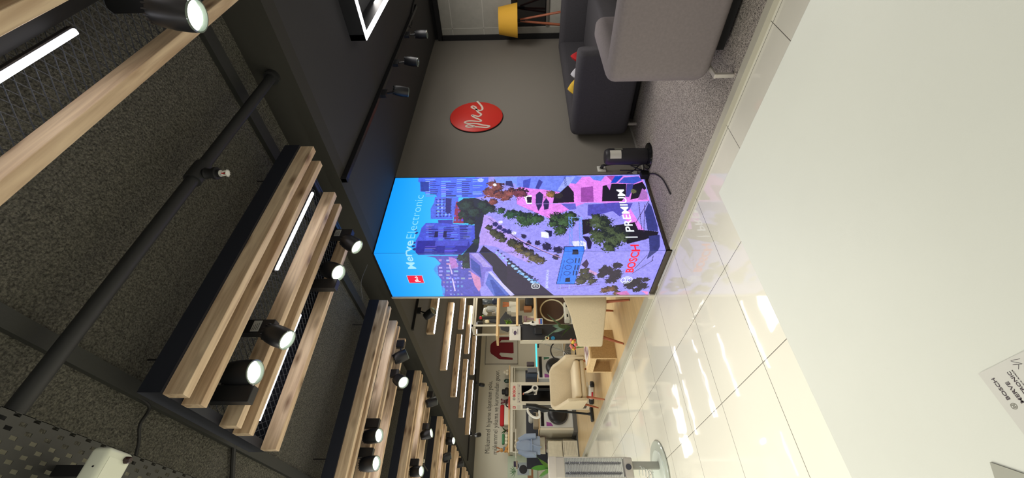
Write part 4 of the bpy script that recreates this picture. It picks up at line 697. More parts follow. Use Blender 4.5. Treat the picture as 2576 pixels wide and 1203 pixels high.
# washer picture
t = thing('washer_picture', 'pale green picture of a washing machine with a plant on top, left of the shelf', 'picture', (2.60, 12.08, 1.35))
b = nb(); box(b, -.30, .265, -.025, 0, -.385, .385); obj('panel', b, mat('pale_green_print', (186, 198, 178), .6), t)
b = nb(); box(b, -.19, .10, -.028, -.025, -.17, .13); m_ = obj('printed_washer', b, mat('print_grey', (160, 170, 176), .5), t)
b = nb(); prism(b, circle(-.06, -.02, .105, 28), (0, -.029, 0), (1, 0, 0), (0, 0, 1), 0, .001); obj('printed_door', b, mat('print_black', (40, 40, 44), .4), m_)
b = nb(); box(b, -.02, .06, -.03, -.028, .09, .115); obj('printed_display', b, mat('print_black', (40, 40, 44), .4), m_)
b = nb(); box(b, -.27, .17, -.028, -.025, -.275, -.225); box(b, -.27, -.20, -.028, -.025, -.225, -.13); box(b, .10, .17, -.028, -.025, -.225, -.13); box(b, -.05, .14, -.028, -.025, .13, .155); obj('printed_bench', b, mat('print_wood', (150, 105, 70), .6), t)
b = nb(); box(b, .0, .13, -.028, -.025, .155, .23); obj('printed_crate', b, mat('print_plum', (56, 42, 70), .6), t)
b = nb()
for k in range(7):
    a = math.radians(20+k*23); prism(b, [(-.10, .17), (-.10+math.cos(a)*.09-.012, .17+math.sin(a)*.09), (-.10+math.cos(a)*.17, .17+math.sin(a)*.17), (-.10+math.cos(a)*.09+.012, .17+math.sin(a)*.09)], (0, -.026, 0), (1, 0, 0), (0, 0, 1), 0, .002+.0002*k)
obj('printed_plant', b, mat('print_green', (60, 110, 60), .6), t)
# wall shelf unit: board, light channel, panels
t = thing('wall_shelf_unit', 'long shelf unit with a light wood board and cream panels below the wall lettering', 'shelf', (2.86, 11.75, 0))
b = nb(); rbox(b, 0, 2.36, -.02, .33, 1.685, 1.72, .003, 1); obj('board', b, pale_wood, t)
b = nb(); box(b, .02, 2.34, .0, .33, 1.60, 1.685); obj('light_channel', b, cream, t)
b = nb(); rbox(b, .5, 2.32, -.012, .01, 1.555, 1.575, .006, 2); obj('hanging_rail', b, mat('rail_pale', (222, 216, 198), .3), t)
b = nb(); box(b, 0, .03, .0, .33, .55, 1.60); box(b, 2.3, 2.33, .0, .33, .55, 1.60); box(b, .03, .5, .3, .33, 1.25, 1.60); obj('side_panel', b, mat('panel_cream', (206, 202, 184), .5), t)
b = nb(); box(b, .03, 2.3, .22, .33, 1.24, 1.60); obj('upper_panel', b, palewall, t)
b = nb(); box(b, .03, 2.3, .20, .33, .1, 1.24); obj('lower_panel', b, mat('navy_panel', (46, 48, 58), .5), t)
# items on the board (x, kind)
def stack_bottle(name, label, x, prof, m, y=11.85, cat='vase', z=1.72, grp=None):
    b = lathe(nb(), prof, n=16); return single(name, b, m, label, cat, grp, True, (x, y, z))
for i, (dx, dz, lab) in enumerate(((0, 0, 'white cotton ball decoration, left one on the shelf end'), (.09, 0, 'white cotton ball decoration, right one on the shelf end'), (.045, .08, 'white cotton ball decoration resting on top of the other two'))):
    b = nb(); ball(b, (0, 0, 0), .05, sub=3); single('cotton_ball', b, mat('cotton', (226, 218, 196), .9), lab, 'decoration', 'cotton balls at the shelf end', True, (5.02+dx, 11.85, 1.775+dz))
stack_bottle('bottle', 'dark green rounded bottle on the shelf next to the cotton balls', 4.80, [(0, 0), (.05, 0), (.06, .03), (.06, .10), (.03, .14), (0, .15)], mat('dark_green_glass', (38, 60, 48), .25), cat='bottle')
t = thing('lantern', 'black lantern with a round body on the shelf above the display stand', 'lantern', (4.48, 11.85, 1.72))
b = lathe(nb(), [(0, 0), (.09, 0), (.12, .03), (.12, .09), (.09, .12), (0, .12)], n=20); obj('body', b, matblack, t, True)
b = lathe(nb(), [(0, .12), (.07, .12), (.075, .18), (.06, .20), (0, .20)], n=16); obj('top', b, matblack, t, True)
t = thing('plush_toy', 'plum coloured plush toy with big round eyes sitting on the shelf', 'toy', (4.20, 11.82, 1.72))
pm_ = mat('plum_plush', (98, 52, 58), .95)
b = nb(); ball(b, (0, 0, .06), .065, (1, .8, 1)); ball(b, (0, 0, .15), .055); obj('body', b, pm_, t, True)
for s in (-1, 1):
    b = nb(); ball(b, (s*.05, 0, .20), .03, (1, .5, 1)); obj('ear', b, pm_, t, True)
    b = nb(); ball(b, (s*.022, -.045, .16), .016); e_ = obj('eye', b, white, t, True)
    b = nb(); ball(b, (s*.022, -.058, .16), .008); obj('pupil', b, matblack, e_, True)
t = thing('iron', 'orange and black handheld appliance on top of the display stand', 'appliance', (2.86, 8.1, 1.56))
b = nb(); rbox(b, -.12, .1, -.05, .05, 0, .035, .012, 3); obj('body', b, mat('orange_plastic', (196, 84, 56), .35), t, True)
b = nb(); tube(b, smooth_pts([(-.09, 0, .03), (-.06, 0, .075), (.03, 0, .075), (.07, 0, .03)], 5), .012); obj('handle', b, matblack, t, True)
t = thing('rolled_towel', 'wide red roll lying on the shelf behind white boxes', 'towel', (3.86, 11.92, 1.72))
b = nb(); rbox(b, -.30, .28, -.07, .07, .12, .24, .05, 5); obj('roll', b, mat('red_towel', (176, 32, 38), .9), t, True)
b = nb(); rbox(b, -.28, .26, -.09, .09, 0, .12, .015, 3); obj('white_box', b, mat('box_white', (206, 202, 186), .6), t)
def leaf(bm, p0, p1, w, bend=.1, n=6):
    p0, p1 = Vector(p0), Vector(p1); d = (p1-p0); s = d.cross(Vector((0, 0, 1))); s = (s if s.length > 1e-4 else Vector((1, 0, 0))).normalized(); prev = None
    for i in range(n+1):
        t = i/n; c = p0+d*t+Vector((0, 0, -bend*(t-.0)**2+bend*.6*t)); ww = w*math.sin(math.pi*(.08+.92*t))**.8*(1-.2*t) if i < n else .0005
        q = [bm.verts.new(c+s*ww+Vector((0, 0, .15*ww))), bm.verts.new(c), bm.verts.new(c-s*ww+Vector((0, 0, .15*ww)))]
        if prev: bm.faces.new((prev[0], prev[1], q[1], q[0])); bm.faces.new((prev[1], prev[2], q[2], q[1]))
        prev = q
def plant(name, label, loc, n, L, w, m, pot=None, up=.6, seed=1, stem=0, spread=1.0, z0=.0):
    rr = random.Random(seed); t = thing(name, label, 'plant', loc)
    b = nb()
    for k in range(n):
        a = 2*math.pi*k/n+rr.uniform(-.3, .3); h = z0+rr.uniform(0, stem) if stem else z0; l = L*rr.uniform(.7, 1.1); e = up+rr.uniform(-.25, .25)
        p = Vector((0, 0, h)); leaf(b, p, p+Vector((math.cos(a)*l*spread, math.sin(a)*l*spread, l*e)), w*rr.uniform(.8, 1.2), L*.25)
    obj('leaves', b, m, t, True)
    if stem: b = nb(); tube(b, [(0, 0, 0), (.01, 0, stem*.5+z0), (0, 0, stem+z0)], .006); obj('stem', b, mat('stem_green', (90, 110, 60), .6), t, True)
    if pot: b = lathe(nb(), [(0, pot[1]), (pot[0]*.75, pot[1]), (pot[0], pot[1]+pot[2]), (pot[0]*.9, pot[1]+pot[2]), (0, pot[1]+pot[2]*.9)], n=20); obj('pot', b, mat(pot[3], pot[4], .5), t, True)
    return t
green = mat('leaf_green', (66, 122, 52), .45, var=(20, .25)); dgreen = mat('dark_leaf_green', (46, 78, 48), .5, var=(20, .25))
plant('potted_plant', 'small dark cactus plant on the wall shelf left of the red roll', (3.43, 11.85, 1.76), 8, .13, .022, dgreen, (.04, -.04, .05, 'pot_brown', (90, 60, 50)), 1.2, 5)
t = thing('container_set', 'green box above three round white jars on the wall shelf', 'container', (3.22, 11.88, 1.72))
b = nb(); rbox(b, -.13, .13, -.05, .05, .10, .17, .02, 3); obj('green_box', b, mat('green_box', (48, 112, 70), .5), t, True)
for k in range(3): b = nb(); ball(b, (-.09+.09*k, 0, .05), .048, (1, 1, 1)); obj('jar', b, mat('jar_cream', (212, 208, 186), .5), t, True)
t = thing('plush_toy', 'orange plush animal with long ears sitting at the left shelf end', 'toy', (2.95, 11.82, 1.72))
om = mat('orange_plush', (196, 142, 78), .95)
b = nb(); ball(b, (0, 0, .07), .07, (1, .8, 1)); ball(b, (-.01, 0, .17), .05); tube(b, [(.03, -.03, .03), (.09, -.06, .01)], .022); tube(b, [(-.03, -.03, .03), (-.07, -.07, .01)], .022); obj('body', b, om, t, True)
b = nb(); ball(b, (.01, -.01, .10), .058, (1.1, .9, .8)); obj('shirt', b, mat('grey_blue_cloth', (100, 112, 118), .9), t, True)
for s in (-1, 1): b = nb(); tube(b, [(s*.02, 0, .20), (s*.045, 0, .27), (s*.06, 0, .31)], [.012, .018, .008]); obj('ear', b, mat('brown_plush', (150, 96, 60), .95), t, True)
for s in (-1, 1): b = nb(); ball(b, (-.01+s*.02, -.046, .18), .008); obj('eye', b, matblack, t, True)
# washers
wm = mat('washer_white', (196, 198, 196), .35); wd = mat('washer_door', (18, 18, 22), .3)
def washer(label, x, y, z, w=.6, D=.58, H=.79, green_=False):
    t = thing('washing_machine', label, 'washing machine', (x, y, z), 0, 'washing machines along the back wall')
    b = nb(); rbox(b, 0, w, 0, D, 0, H, .006, 2); obj('body', b, wm, t)
    b = nb(); prism(b, circle(w/2, H*.44, .245, 48), (0, -.001, 0), (1, 0, 0), (0, 0, 1), 0, .03); r = obj('door', b, mat('door_ring', (60, 60, 64), .3), t, True)
    b = lathe(nb(), [(.215, 0), (.20, .012), (.1, .02), (0, .022)], (w/2, -.03, H*.44), (0, -1, 0), 40); obj('door_glass', b, wd, r, True)
    b = nb(); rbox(b, .03, w-.02, -.006, .001, H-.105, H-.03, .003, 1); obj('control_panel', b, mat('panel_black', (20, 20, 24), .2), t)
    b = nb(); prism(b, [(.03, H*.80), (.13, H*.80), (.10, H*.66), (.03, H*.60)], (0, -.001, 0), (1, 0, 0), (0, 0, 1), 0, .0015); obj('sticker', b, mat('purple_sticker', (140, 64, 140), .5), t)
    if green_: b = nb(); prism(b, [(w-.10, H*.80), (w-.03, H*.80), (w-.03, H*.62), (w-.07, H*.62)], (0, -.001, 0), (1, 0, 0), (0, 0, 1), 0, .0015); obj('sticker', b, mat('green_sticker', (60, 110, 90), .5), t)
    return t
washer('washing machine behind the upright vacuum, purple sticker, second from the lettering start', 3.06, 10.32, .135)
washer('washing machine under the turquoise lit counter, purple and green stickers', 4.19, 10.2, .135, green_=True)
t = thing('washer_plinth', 'grey plinth with a white side cabinet carrying the washing machines', 'plinth', (3.0, 10.3, .04))
b = nb(); box(b, -.05, 2.3, .0, 1.4, 0, .095); obj('base', b, mat('plinth_grey', (92, 92, 90), .5), t)
b = nb(); box(b, .0, .055, .02, 1.42, .095, .90); obj('side_panel', b, cream, t)
b = nb(); box(b, .0, .68, .0, .62, .888, .905); box(b, 1.15, 1.30, -.1, .62, .888, .905); obj('worktop', b, pale_wood, t)
t = thing('turquoise_counter', 'white counter edge glowing turquoise above the second washing machine', 'counter', (4.40, 9.98, .93))
b = nb(); box(b, 0, .75, 0, .6, 0, .015); obj('top', b, white, t)
b = nb(); rbox(b, 0, .72, -.02, 0, .016, .054, .003, 1); obj('glowing_edge', b, mat('turquoise_glow', (60, 180, 190), .3, emit=((80, 205, 215), .8)), t)
# baskets and tools on the washers
t = thing('cloth_basket', 'grey woven basket with a rolled cloth on the washer behind the vacuum', 'basket', (3.28, 10.55, .945))
b = nb(); rbox(b, -.17, .17, -.12, .12, 0, .13, .02, 3); obj('basket', b, mat('basket_grey', (150, 140, 122), .9, bump=(90, .6, .01)), t)
b = nb(); rbox(b, -.05, .15, -.08, .08, .12, .24, .05, 5); obj('cloth', b, mat('cloth_grey', (170, 168, 160), .9), t, True)
for (x, z, w_, h_, c_, lab) in ((4.68, 1.06, .10, .20, (72, 60, 62), 'brown boxed bag on the counter right of the grey boxes'), (4.50, 1.0, .13, .24, (96, 96, 100), 'grey folded bag between washer and display stand'), (4.36, .98, .10, .30, (40, 52, 70), 'dark blue bag beside the grey folded bag')):
    b = nb(); rbox(b, -w_/2, w_/2, -.06, .06, 0, h_, .015, 2); single('bag', b, mat('bag_%d' % int(x*100), c_, .7), lab, 'bag', loc=(x, 10.45, z-.05))
t = thing('ironing_board', 'folded black ironing rack with thin pale legs behind the display stand', 'ironing board', (3.93, 10.5, .137))
b = nb(); 
for (a, c_) in (((.1, 0, 1.12), (-.12, 0, 0)), ((-.1, 0, 1.0), (.14, 0, .02)), ((.02, 0, 1.1), (.02, 0, .0))): tube(b, [a, c_], .008)
obj('legs', b, mat('pale_tube', (180, 180, 176), .3, .6), t)
b = nb(); rbox(b, -.12, .12, .05, .12, .1, .95, .03, 3); obj('cover', b, matblack, t)
# clothes rack
t = thing('hanging_robe', 'light blue robe with a tied belt on a hanger', 'clothes', (2.70, 10.5, 0))
def robe(bm, w, z0, z1, y, d, seed, x0=0):
    rr = random.Random(seed); n = 30; rings = []
    for k in range(13):
        t_ = k/12; z = z1-(z1-z0)*t_; ww = w*(.35+.65*min(1, t_*3.2))*(1-.22*math.exp(-((t_-.62)/.12)**2)+.12*max(0, t_-.6)); r_ = []
        for i in range(n):
            a = 2*math.pi*i/n; f = 1+.10*math.sin(5*a+seed+t_*2)+.05*math.sin(9*a+t_*5)
            r_.append(Vector((x0+math.cos(a)*ww/2*f, y+math.sin(a)*d/2*f, z)))
        rings.append(r_)
    loft(bm, rings)
b = nb(); robe(b, .36, .93, 1.48, -.02, .18, 1); 
for s in (-1, 1): tube(b, [(s*.11, -.03, 1.42), (s*.19, -.05, 1.25), (s*.20, -.07, 1.02)], [.06, .07, .06], 12)
obj('robe', b, mat('blue_robe', (150, 166, 192), .9, bump=(40, .4, .01)), t, True)
b = nb(); tube(b, smooth_pts([(-.15, -.06, 1.12), (-.05, -.13, 1.12), (.05, -.13, 1.12), (.15, -.06, 1.13)], 6), .018); tube(b, [(.0, -.14, 1.12), (-.04, -.15, 1.02), (-.06, -.14, .90)], .014); obj('belt', b, mat('blue_robe', (150, 166, 192), .9), t, True)
b = nb(); tube(b, smooth_pts([(-.1, 0, 1.46), (0, 0, 1.52), (.1, 0, 1.46)], 5), .012); obj('hanger', b, mat('hanger_wood', (220, 206, 176), .5), t, True)
t = thing('hanging_shirt', 'cream shirt hanging behind the blue robe', 'clothes', (2.77, 10.70, 0))
b = nb(); robe(b, .34, .80, 1.46, 0, .10, 4); obj('shirt', b, mat('cream_cloth', (206, 200, 180), .9, bump=(40, .4, .01)), t, True)
t = thing('hanging_shirt', 'dark red shirt hanging last on the rack behind the cream one', 'clothes', (2.83, 10.86, 0))
b = nb(); robe(b, .29, .78, 1.45, 0, .10, 7); obj('shirt', b, mat('wine_red', (112, 22, 32), .9), t, True)
for i, (x, z, lab) in enumerate(((2.83, 1.50, 'round cream ball above the robe, left of three'), (2.92, 1.50, 'round cream ball above the shirts, right of the robe hanger'))):
    b = nb(); ball(b, (0, 0, 0), .028); single('wooden_ball', b, mat('hanger_wood', (220, 206, 176), .5), lab, 'decoration', None, True, (x, 10.9, z))
b = nb(); tube(b, [(2.55, 10.92, 1.5), (3.2, 10.92, 1.5)], .01); tube(b, [(2.55, 10.92, 1.5), (2.55, 11.75, 1.5)], .01); tube(b, [(3.2, 10.92, 1.5), (3.2, 11.75, 1.5)], .01); single('clothes_rail', b, mat('rail_pale', (222, 216, 198), .3), 'pale clothes rail carrying robe and shirts', 'rail')
# folded towels / cartons
def carton(label, x, z, w, h, y=10.45, d=.35, text_=True, sl=0):
    t = thing('folded_towel_pack', label, 'pack', (x, y, z), sl, 'pale packs stacked by the washing machines')
    b = nb(); rbox(b, 0, w, 0, d, 0, h, .008, 2); obj('pack', b, mat('pack_cream', (214, 208, 188), .8, var=(12, .06)), t)
    b = nb()
    if text_:
        for k in range(7): box(b, .03, w-.03, -.001, 0, .05+k*(h-.1)/7, .054+k*(h-.1)/7)
        for k in range(12): box(b, .03+k*(w-.06)/12, .03+(k+.6)*(w-.06)/12, -.001, 0, h-.035, h-.022)
    else: box(b, .02, w-.02, -.001, 0, .012, .016)
    obj('print', b, mat('pack_print', (150, 142, 128), .8), t); return t
carton('upper pale pack of the front stack with a plain crumpled cover', 2.47, .415, .33, .33, text_=False)
carton('lower pale pack of the front stack, printed with lines', 2.47, .06, .34, .34)
carton('pale pack behind the front stack, thinner and tilted against the washer side', 2.72, .36, .22, .40, 10.85, .2, False, .15)
carton('pale pack low behind the printed one', 2.76, .06, .20, .30, 10.85, .2, False)
b = nb(); box(b, 2.40, 2.93, 11.3, 11.35, .04, 1.24); single('dark_backboard', b, mat('navy_panel', (46, 48, 58), .5), 'dark board standing behind robe and pale packs', 'board')
b = nb(); box(b, 2.42, 2.94, 10.42, 11.3, .04, .06); single('low_platform', b, mat('plinth_grey', (92, 92, 90), .5), 'low grey platform under the pale packs', 'platform')
# ---------------- display rack next to the video wall ----------------
t = thing('display_rack', 'white framed rack with light wood shelves beside the video wall', 'shelf', (3.90, 7.0, .04))
b = nb()
for y in (0, .36): box(b, 0, .03, y, y+.03, .30, 2.22); box(b, 1.25, 1.28, y, y+.03, .30, 2.22); box(b, 0, 1.28, y, y+.03, 2.20, 2.235); box(b, 0, 1.28, y, y+.03, .30, .33)
box(b, 0, .03, 0, .39, 2.20, 2.235); box(b, 0, .03, 0, .39, .30, .33); obj('frame', b, mat('rack_white', (214, 208, 188), .4), t)
for z in (1.745, 1.37, 1.02):
    b = nb(); box(b, .0 if z < 1.7 else -.22, 1.28, -.01, .38, z-.02, z+.02); obj('shelf_board', b, pale_wood, t)
b = nb(); box(b, 0, 1.28, .02, .38, 0, .30); obj('drawer_base', b, white, t)
b = nb(); box(b, .4, 1.25, .0, .02, .13, .28); box(b, .4, 1.25, .0, .02, .02, .11); obj('drawer_front', b, cream, t)
shy = 7.15
t = thing('kitchen_machine', 'white and grey kitchen machine with a black arm on the top rack shelf', 'appliance', (4.33, shy, 1.805))
b = nb(); rbox(b, -.09, .04, -.07, .07, 0, .03, .012, 3); rbox(b, -.02, .09, -.04, .04, .02, .20, .02, 3); obj('base', b, mat('machine_grey', (150, 150, 142), .3), t, True)
b = nb(); tube(b, smooth_pts([(.05, 0, .19), (.0, 0, .26), (-.09, 0, .24), (-.12, 0, .16)], 6), [.035]*18+[.02]) if False else tube(b, [(.05, 0, .17), (.02, 0, .24), (-.05, 0, .25), (-.10, 0, .19)], [.03, .04, .045, .03], 12); obj('arm', b, mat('machine_silver', (196, 196, 186), .25), t, True)
b = lathe(nb(), [(0, .03), (.04, .03), (.055, .10), (.053, .10), (0, .05)], (-.05, 0, 0)); obj('bowl', b, steel, t, True)
t = thing('blender_jug', 'dark jug blender with a blue lit rim on the top rack shelf', 'appliance', (4.53, shy, 1.805))
b = lathe(nb(), [(0, 0), (.06, 0), (.065, .08), (.05, .10), (0, .10)]); obj('base', b, mat('dark_blue_plastic', (32, 40, 62), .3), t, True)
b = lathe(nb(), [(0, .10), (.045, .10), (.06, .28), (.05, .30), (0, .30)]); obj('jug', b, mat('smoked_plastic', (70, 78, 84), .1), t, True)
t = thing('red_knob_mixer', 'dark stand with a red and green round top at the rack frame', 'decoration', (4.22, shy+.1, 1.805))
b = nb(); tube(b, [(0, 0, 0), (0, 0, .30)], .03); obj('stand', b, matblack, t, True)
b = nb(); ball(b, (0, 0, .33), .035); obj('red_top', b, mat('red_ball', (200, 40, 44), .4), t, True)
b = nb(); ball(b, (.035, 0, .29), .022); obj('green_top', b, mat('green_ball', (110, 170, 70), .5), t, True)
t = thing('gravy_boat', 'small white dish tilted on a black stand on the top rack shelf', 'dish', (4.08, shy, 1.805))
b = nb(); ball(b, (0, 0, .19), .05, (.7, .7, 1)); obj('dish', b, mat('dish_cream', (226, 214, 176), .3), t, True)
b = nb(); tube(b, [(0, 0, 0), (.01, 0, .14)], [.045, .03]); obj('stand', b, matblack, t, True)
t = thing('utensil_pot', 'pale pot holding orange handled utensils on the middle rack shelf', 'pot', (4.46, shy, 1.43))
b = lathe(nb(), [(0, 0), (.055, 0), (.065, .14), (.058, .14), (0, .02)]); obj('pot', b, mat('pot_pale', (196, 196, 184), .5), t, True)
for k in range(4):
    b = nb(); tube(b, [(-.03+.02*k, 0, .10), (-.05+.033*k, 0, .27)], .008); obj('utensil', b, mat('orange_handle', (206, 110, 50), .5), t, True)
t = thing('white_carton', 'stack of two pale cartons on the middle rack shelf behind the pot', 'box', (4.33, shy+.06, 1.43))
b = nb(); box(b, -.06, .09, -.08, .08, 0, .10); obj('lower_box', b, mat('carton_pale', (184, 184, 172), .7), t)
b = nb(); box(b, -.02, .08, -.06, .06, .10, .18); obj('upper_box', b, mat('carton_pale', (184, 184, 172), .7), t)
plant('potted_plant', 'small bushy green plant in front of the black shape on the middle rack shelf', (4.03, 7.1, 1.50), 22, .11, .020, mat('bright_leaf', (110, 150, 60), .5, var=(30, .3)), (.05, -.07, .07, 'pot_dark', (38, 38, 40)), .7, 3, stem=.08, spread=.9)
b = nb(); prism(b, [(5.0-.0, 1.32), (5.28, 1.32), (5.28, 1.62), (5.40, 1.72), (5.12, 1.90), (4.90, 1.82), (4.84, 1.66), (4.90, 1.62)], (0, 9.0, 0), (1, 0, 0), (0, 0, 1), 0, .03)
box(b, 5.05, 5.10, 8.99, 9.03, .04, 1.34); box(b, 4.95, 5.25, 8.85, 9.15, .04, .06); single('black_display', b, matblack, 'black angular display board behind the potted plant of the rack', 'board')
t = thing('coffee_machine', 'black coffee machine with brown box beside it on the lower rack shelf', 'appliance', (4.42, shy, 1.08))
b = nb(); rbox(b, -.02, .16, -.09, .09, 0, .17, .03, 3); obj('body', b, matblack, t, True)
b = nb(); rbox(b, -.12, -.02, -.06, .06, .04, .20, .02, 3); obj('brown_box', b, mat('brown_box', (140, 92, 52), .6), t, True)
b = nb(); box(b, -.05, .2, .08, .1, .02, .28); obj('print_board', b, mat('board_pale', (180, 176, 164), .6), t)
t = thing('hair_dryer', 'greyish pink hair dryer standing before white leaflets on the lower rack shelf', 'hair dryer', (4.13, shy, 1.08))
pk = mat('mauve_plastic', (140, 112, 124), .35)
b = nb(); tube(b, [(0, 0, 0), (0, 0, .10), (.01, 0, .16)], [.014, .018, .02], 12); obj('handle', b, pk, t, True)
b = nb(); tube(b, [(-.05, 0, .17), (.05, 0, .17)], [.03, .036], 16); obj('head', b, pk, t, True)
b = nb(); box(b, -.14, -.02, .06, .065, 0, .22); box(b, .01, .10, .06, .065, 0, .12); obj('leaflet', b, mat('leaflet_white', (206, 200, 182), .6), t)
# robot/bicycle behind the rack: wheel
def wheel(bm, c, r, ax, w=.016):
    x, y, z = basis(ax); n = 36; pts = [Vector(c)+x*math.cos(2*math.pi*k/n)*r+y*math.sin(2*math.pi*k/n)*r for k in range(n+1)]; tube(bm, pts, w, 8)
def bicycle(name, label, loc, rz, r, tyre, frame_c):
    t = thing(name, label, 'bicycle', loc, rz)
    for k, x in enumerate((0, r*3.0)):
        b = nb(); wheel(b, (x, 0, r), r, (0, 1, 0), r*.055); w_ = obj('wheel', b, tyre, t, True)
        b = nb()
        for i in range(14): a = math.pi*2*i/14; tube(b, [(x, 0, r), (x+math.cos(a)*r*.97, 0, r+math.sin(a)*r*.97)], .0022, 5)
        cyl(b, (x, -.03, r), (x, .03, r), .02); obj('spokes', b, steel, w_)
    b = nb(); q = r*1.4
    for a, c_ in (((0, r), (r*.75, r*2.6)), ((r*.75, r*2.6), (r*1.3, r*.95)), ((r*1.3, r*.95), (0, r)), ((r*.75, r*2.6), (r*2.55, r*2.7)), ((r*1.3, r*.95), (r*2.5, r*2.4)), ((r*2.5, r*3.0), (r*3.0, r))): tube(b, [(a[0], 0, a[1]), (c_[0], 0, c_[1])], .014, 10)
    obj('frame', b, frame_c, t, True)
    b = nb(); tube(b, [(r*.7, 0, r*2.6), (r*.66, 0, r*2.95)], .012); rbox(b, r*.66-.10, r*.66+.10, -.05, .05, r*2.92, r*3.05, .025, 3); obj('saddle', b, matblack, t, True)
    b = nb(); tube(b, smooth_pts([(r*2.5, 0, r*3.0), (r*2.45, -.1, r*3.15), (r*2.3, -.22, r*3.15)], 5), .012); tube(b, smooth_pts([(r*2.5, 0, r*3.0), (r*2.45, .1, r*3.15), (r*2.3, .22, r*3.15)], 5), .012); obj('handlebar', b, matblack, t, True)
    return t
bicycle('bicycle', 'bicycle with thin dark tyres standing behind the dark display panel', (4.50, 9.3, .04), .12, .30, mat('tyre_black', (28, 28, 30), .8), mat('bike_grey', (150, 150, 140), .4))
# robot mower/pedestal with wire wheel on the rack's lowest level
t = thing('turntable_display', 'pale ring display with white base cabinet on the lowest rack level', 'display', (4.33, 7.16, .45))
b = nb(); wheel(b, (0, 0, .26), .24, (0, 1, 0), .014); obj('ring', b, mat('ring_cream', (196, 190, 160), .4), t, True)
b = nb(); box(b, -.32, .6, .14, .16, -.05, .56); obj('brown_back', b, mat('brown_back', (70, 48, 36), .6), t)
b = nb(); rbox(b, -.26, .14, -.08, .08, -.06, .04, .02, 3); obj('base', b, mat('machine_silver', (196, 196, 186), .25), t, True)
b = nb(); rbox(b, -.20, -.14, -.082, -.078, -.03, .0, .001, 1); rbox(b, .02, .08, -.082, -.078, -.03, .0, .001, 1); obj('slot', b, matblack, t)
# dark panel with vacuum
t = thing('dark_display_panel', 'tall dark display panel with a pale poster on top and round badges', 'display', (3.29, 6.4, .04))
b = nb(); box(b, 0, .30, 0, .10, 0, 1.31); obj('panel', b, mat('panel_charcoal', (44, 45, 50), .5), t)
b = nb(); box(b, -.014, 0, -.005, .10, 0, 1.31); obj('edge_strip', b, cream, t)
b = nb(); box(b, -.006, .255, -.02, -.005, 1.30, 1.49); obj('poster', b, mat('poster_pale', (196, 192, 184), .6), t)
b = nb(); prism(b, [(.10, 1.375), (.14, 1.365), (.17, 1.385), (.16, 1.41), (.12, 1.42), (.08, 1.40)], (0, -.021, 0), (1, 0, 0), (0, 0, 1), 0, .001); box(b, .10, .20, -.022, -.02, 1.345, 1.35); box(b, .13, .20, -.022, -.02, 1.43, 1.435); obj('poster_print', b, mat('print_plumgrey', (70, 56, 80), .6), t)
bd = nb(); prism(bd, circle(.035, .855, .038, 28), (0, -.002, 0), (1, 0, 0), (0, 0, 1), 0, .004); k_ = obj('badge', bd, mat('badge_cream', (222, 210, 176), .5), t)
for (xx, cc, nm) in ((-.017, (30, 26, 28), 'print_black2'), (0, (190, 60, 40), 'print_redo'), (.012, (220, 150, 40), 'print_gold')):
    bd = nb(); prism(bd, [(.028+0, .855+.0)]+[], (0, 0, 0), (1, 0, 0), (0, 0, 1), 0, .001) if False else box(bd, .018, .052, -.0075, -.006, .868-.012-(xx+.017)*.6-.004, .868+.004-(xx+.017)*.6-.004); obj('badge_band', bd, mat(nm, cc, .5), k_)
bd = nb(); prism(bd, circle(.035, .755, .034, 28), (0, -.002, 0), (1, 0, 0), (0, 0, 1), 0, .004); obj('badge', bd, mat('badge_blue', (44, 130, 180), .5), t)
b = nb(); rbox(b, .10, .22, -.05, .0, .93, 1.06, .01, 2); obj('holder', b, mat('holder_dark', (36, 37, 42), .4), t)
t = thing('handheld_vacuum', 'white handheld vacuum hung with a price tag on the dark display panel', 'vacuum cleaner', (3.57, 6.33, 1.12))
b = nb(); tube(b, [(.0, 0, .17), (0, 0, .08), (0, 0, .0), (0, 0, -.05)], [.018, .02, .04, .035], 14); obj('body', b, mat('gloss_white', (224, 222, 214), .25), t, True)
b = nb(); tube(b, [(-.02, .0, .19), (-.03, 0, .10), (.0, .0, .0)], .012); obj('grip', b, matblack, t, True)
b = nb(); cyl(b, (0, -.045, .01), (0, -.02, .01), .017); obj('button', b, matblack, t)
t = thing('price_tag', 'small white price tag with a blue and red picture below the handheld vacuum', 'sign', (3.52, 6.28, .96))
b = nb(); rbox(b, 0, .12, 0, .008, 0, .12, .002, 1); obj('card', b, white, t)
b = nb(); box(b, .01, .11, -.001, 0, .01, .045); obj('print_blue', b, mat('print_blue', (70, 110, 190), .5), t)
b = nb(); box(b, .01, .11, -.001, 0, .045, .07); obj('print_red', b, mat('print_pink', (200, 120, 120), .5), t)
# plants and flowers behind chairs
plant('potted_plant', 'tall plant with long drooping leaves between the two beige armchairs', (3.42, 6.2, .50), 7, .34, .035, dgreen, (.09, -.46, .30, 'pot_cream', (200, 192, 170)), .9, 11, stem=.18, spread=.7)
t = thing('flower_bunch', 'bunch of pink and yellow flowers behind the wooden side table', 'flowers', (3.12, 6.22, .04))
b = nb()
for k in range(9): a = k*.7; tube(b, [(0, 0, .0), (math.cos(a)*.06, math.sin(a)*.06, .40)], .004, 5)
obj('stems', b, green, t)
rr = random.Random(2)
for k in range(9):
    a = k*.7; b = nb(); ball(b, (math.cos(a)*.07, math.sin(a)*.07, .42+.03*(k % 3)), .028, (1, 1, .8)); obj('flower', b, mat(('flower_pink', 'flower_yellow', 'flower_rose')[k % 3], ((224, 104, 110), (226, 190, 70), (214, 130, 120))[k % 3], .7), t, True)
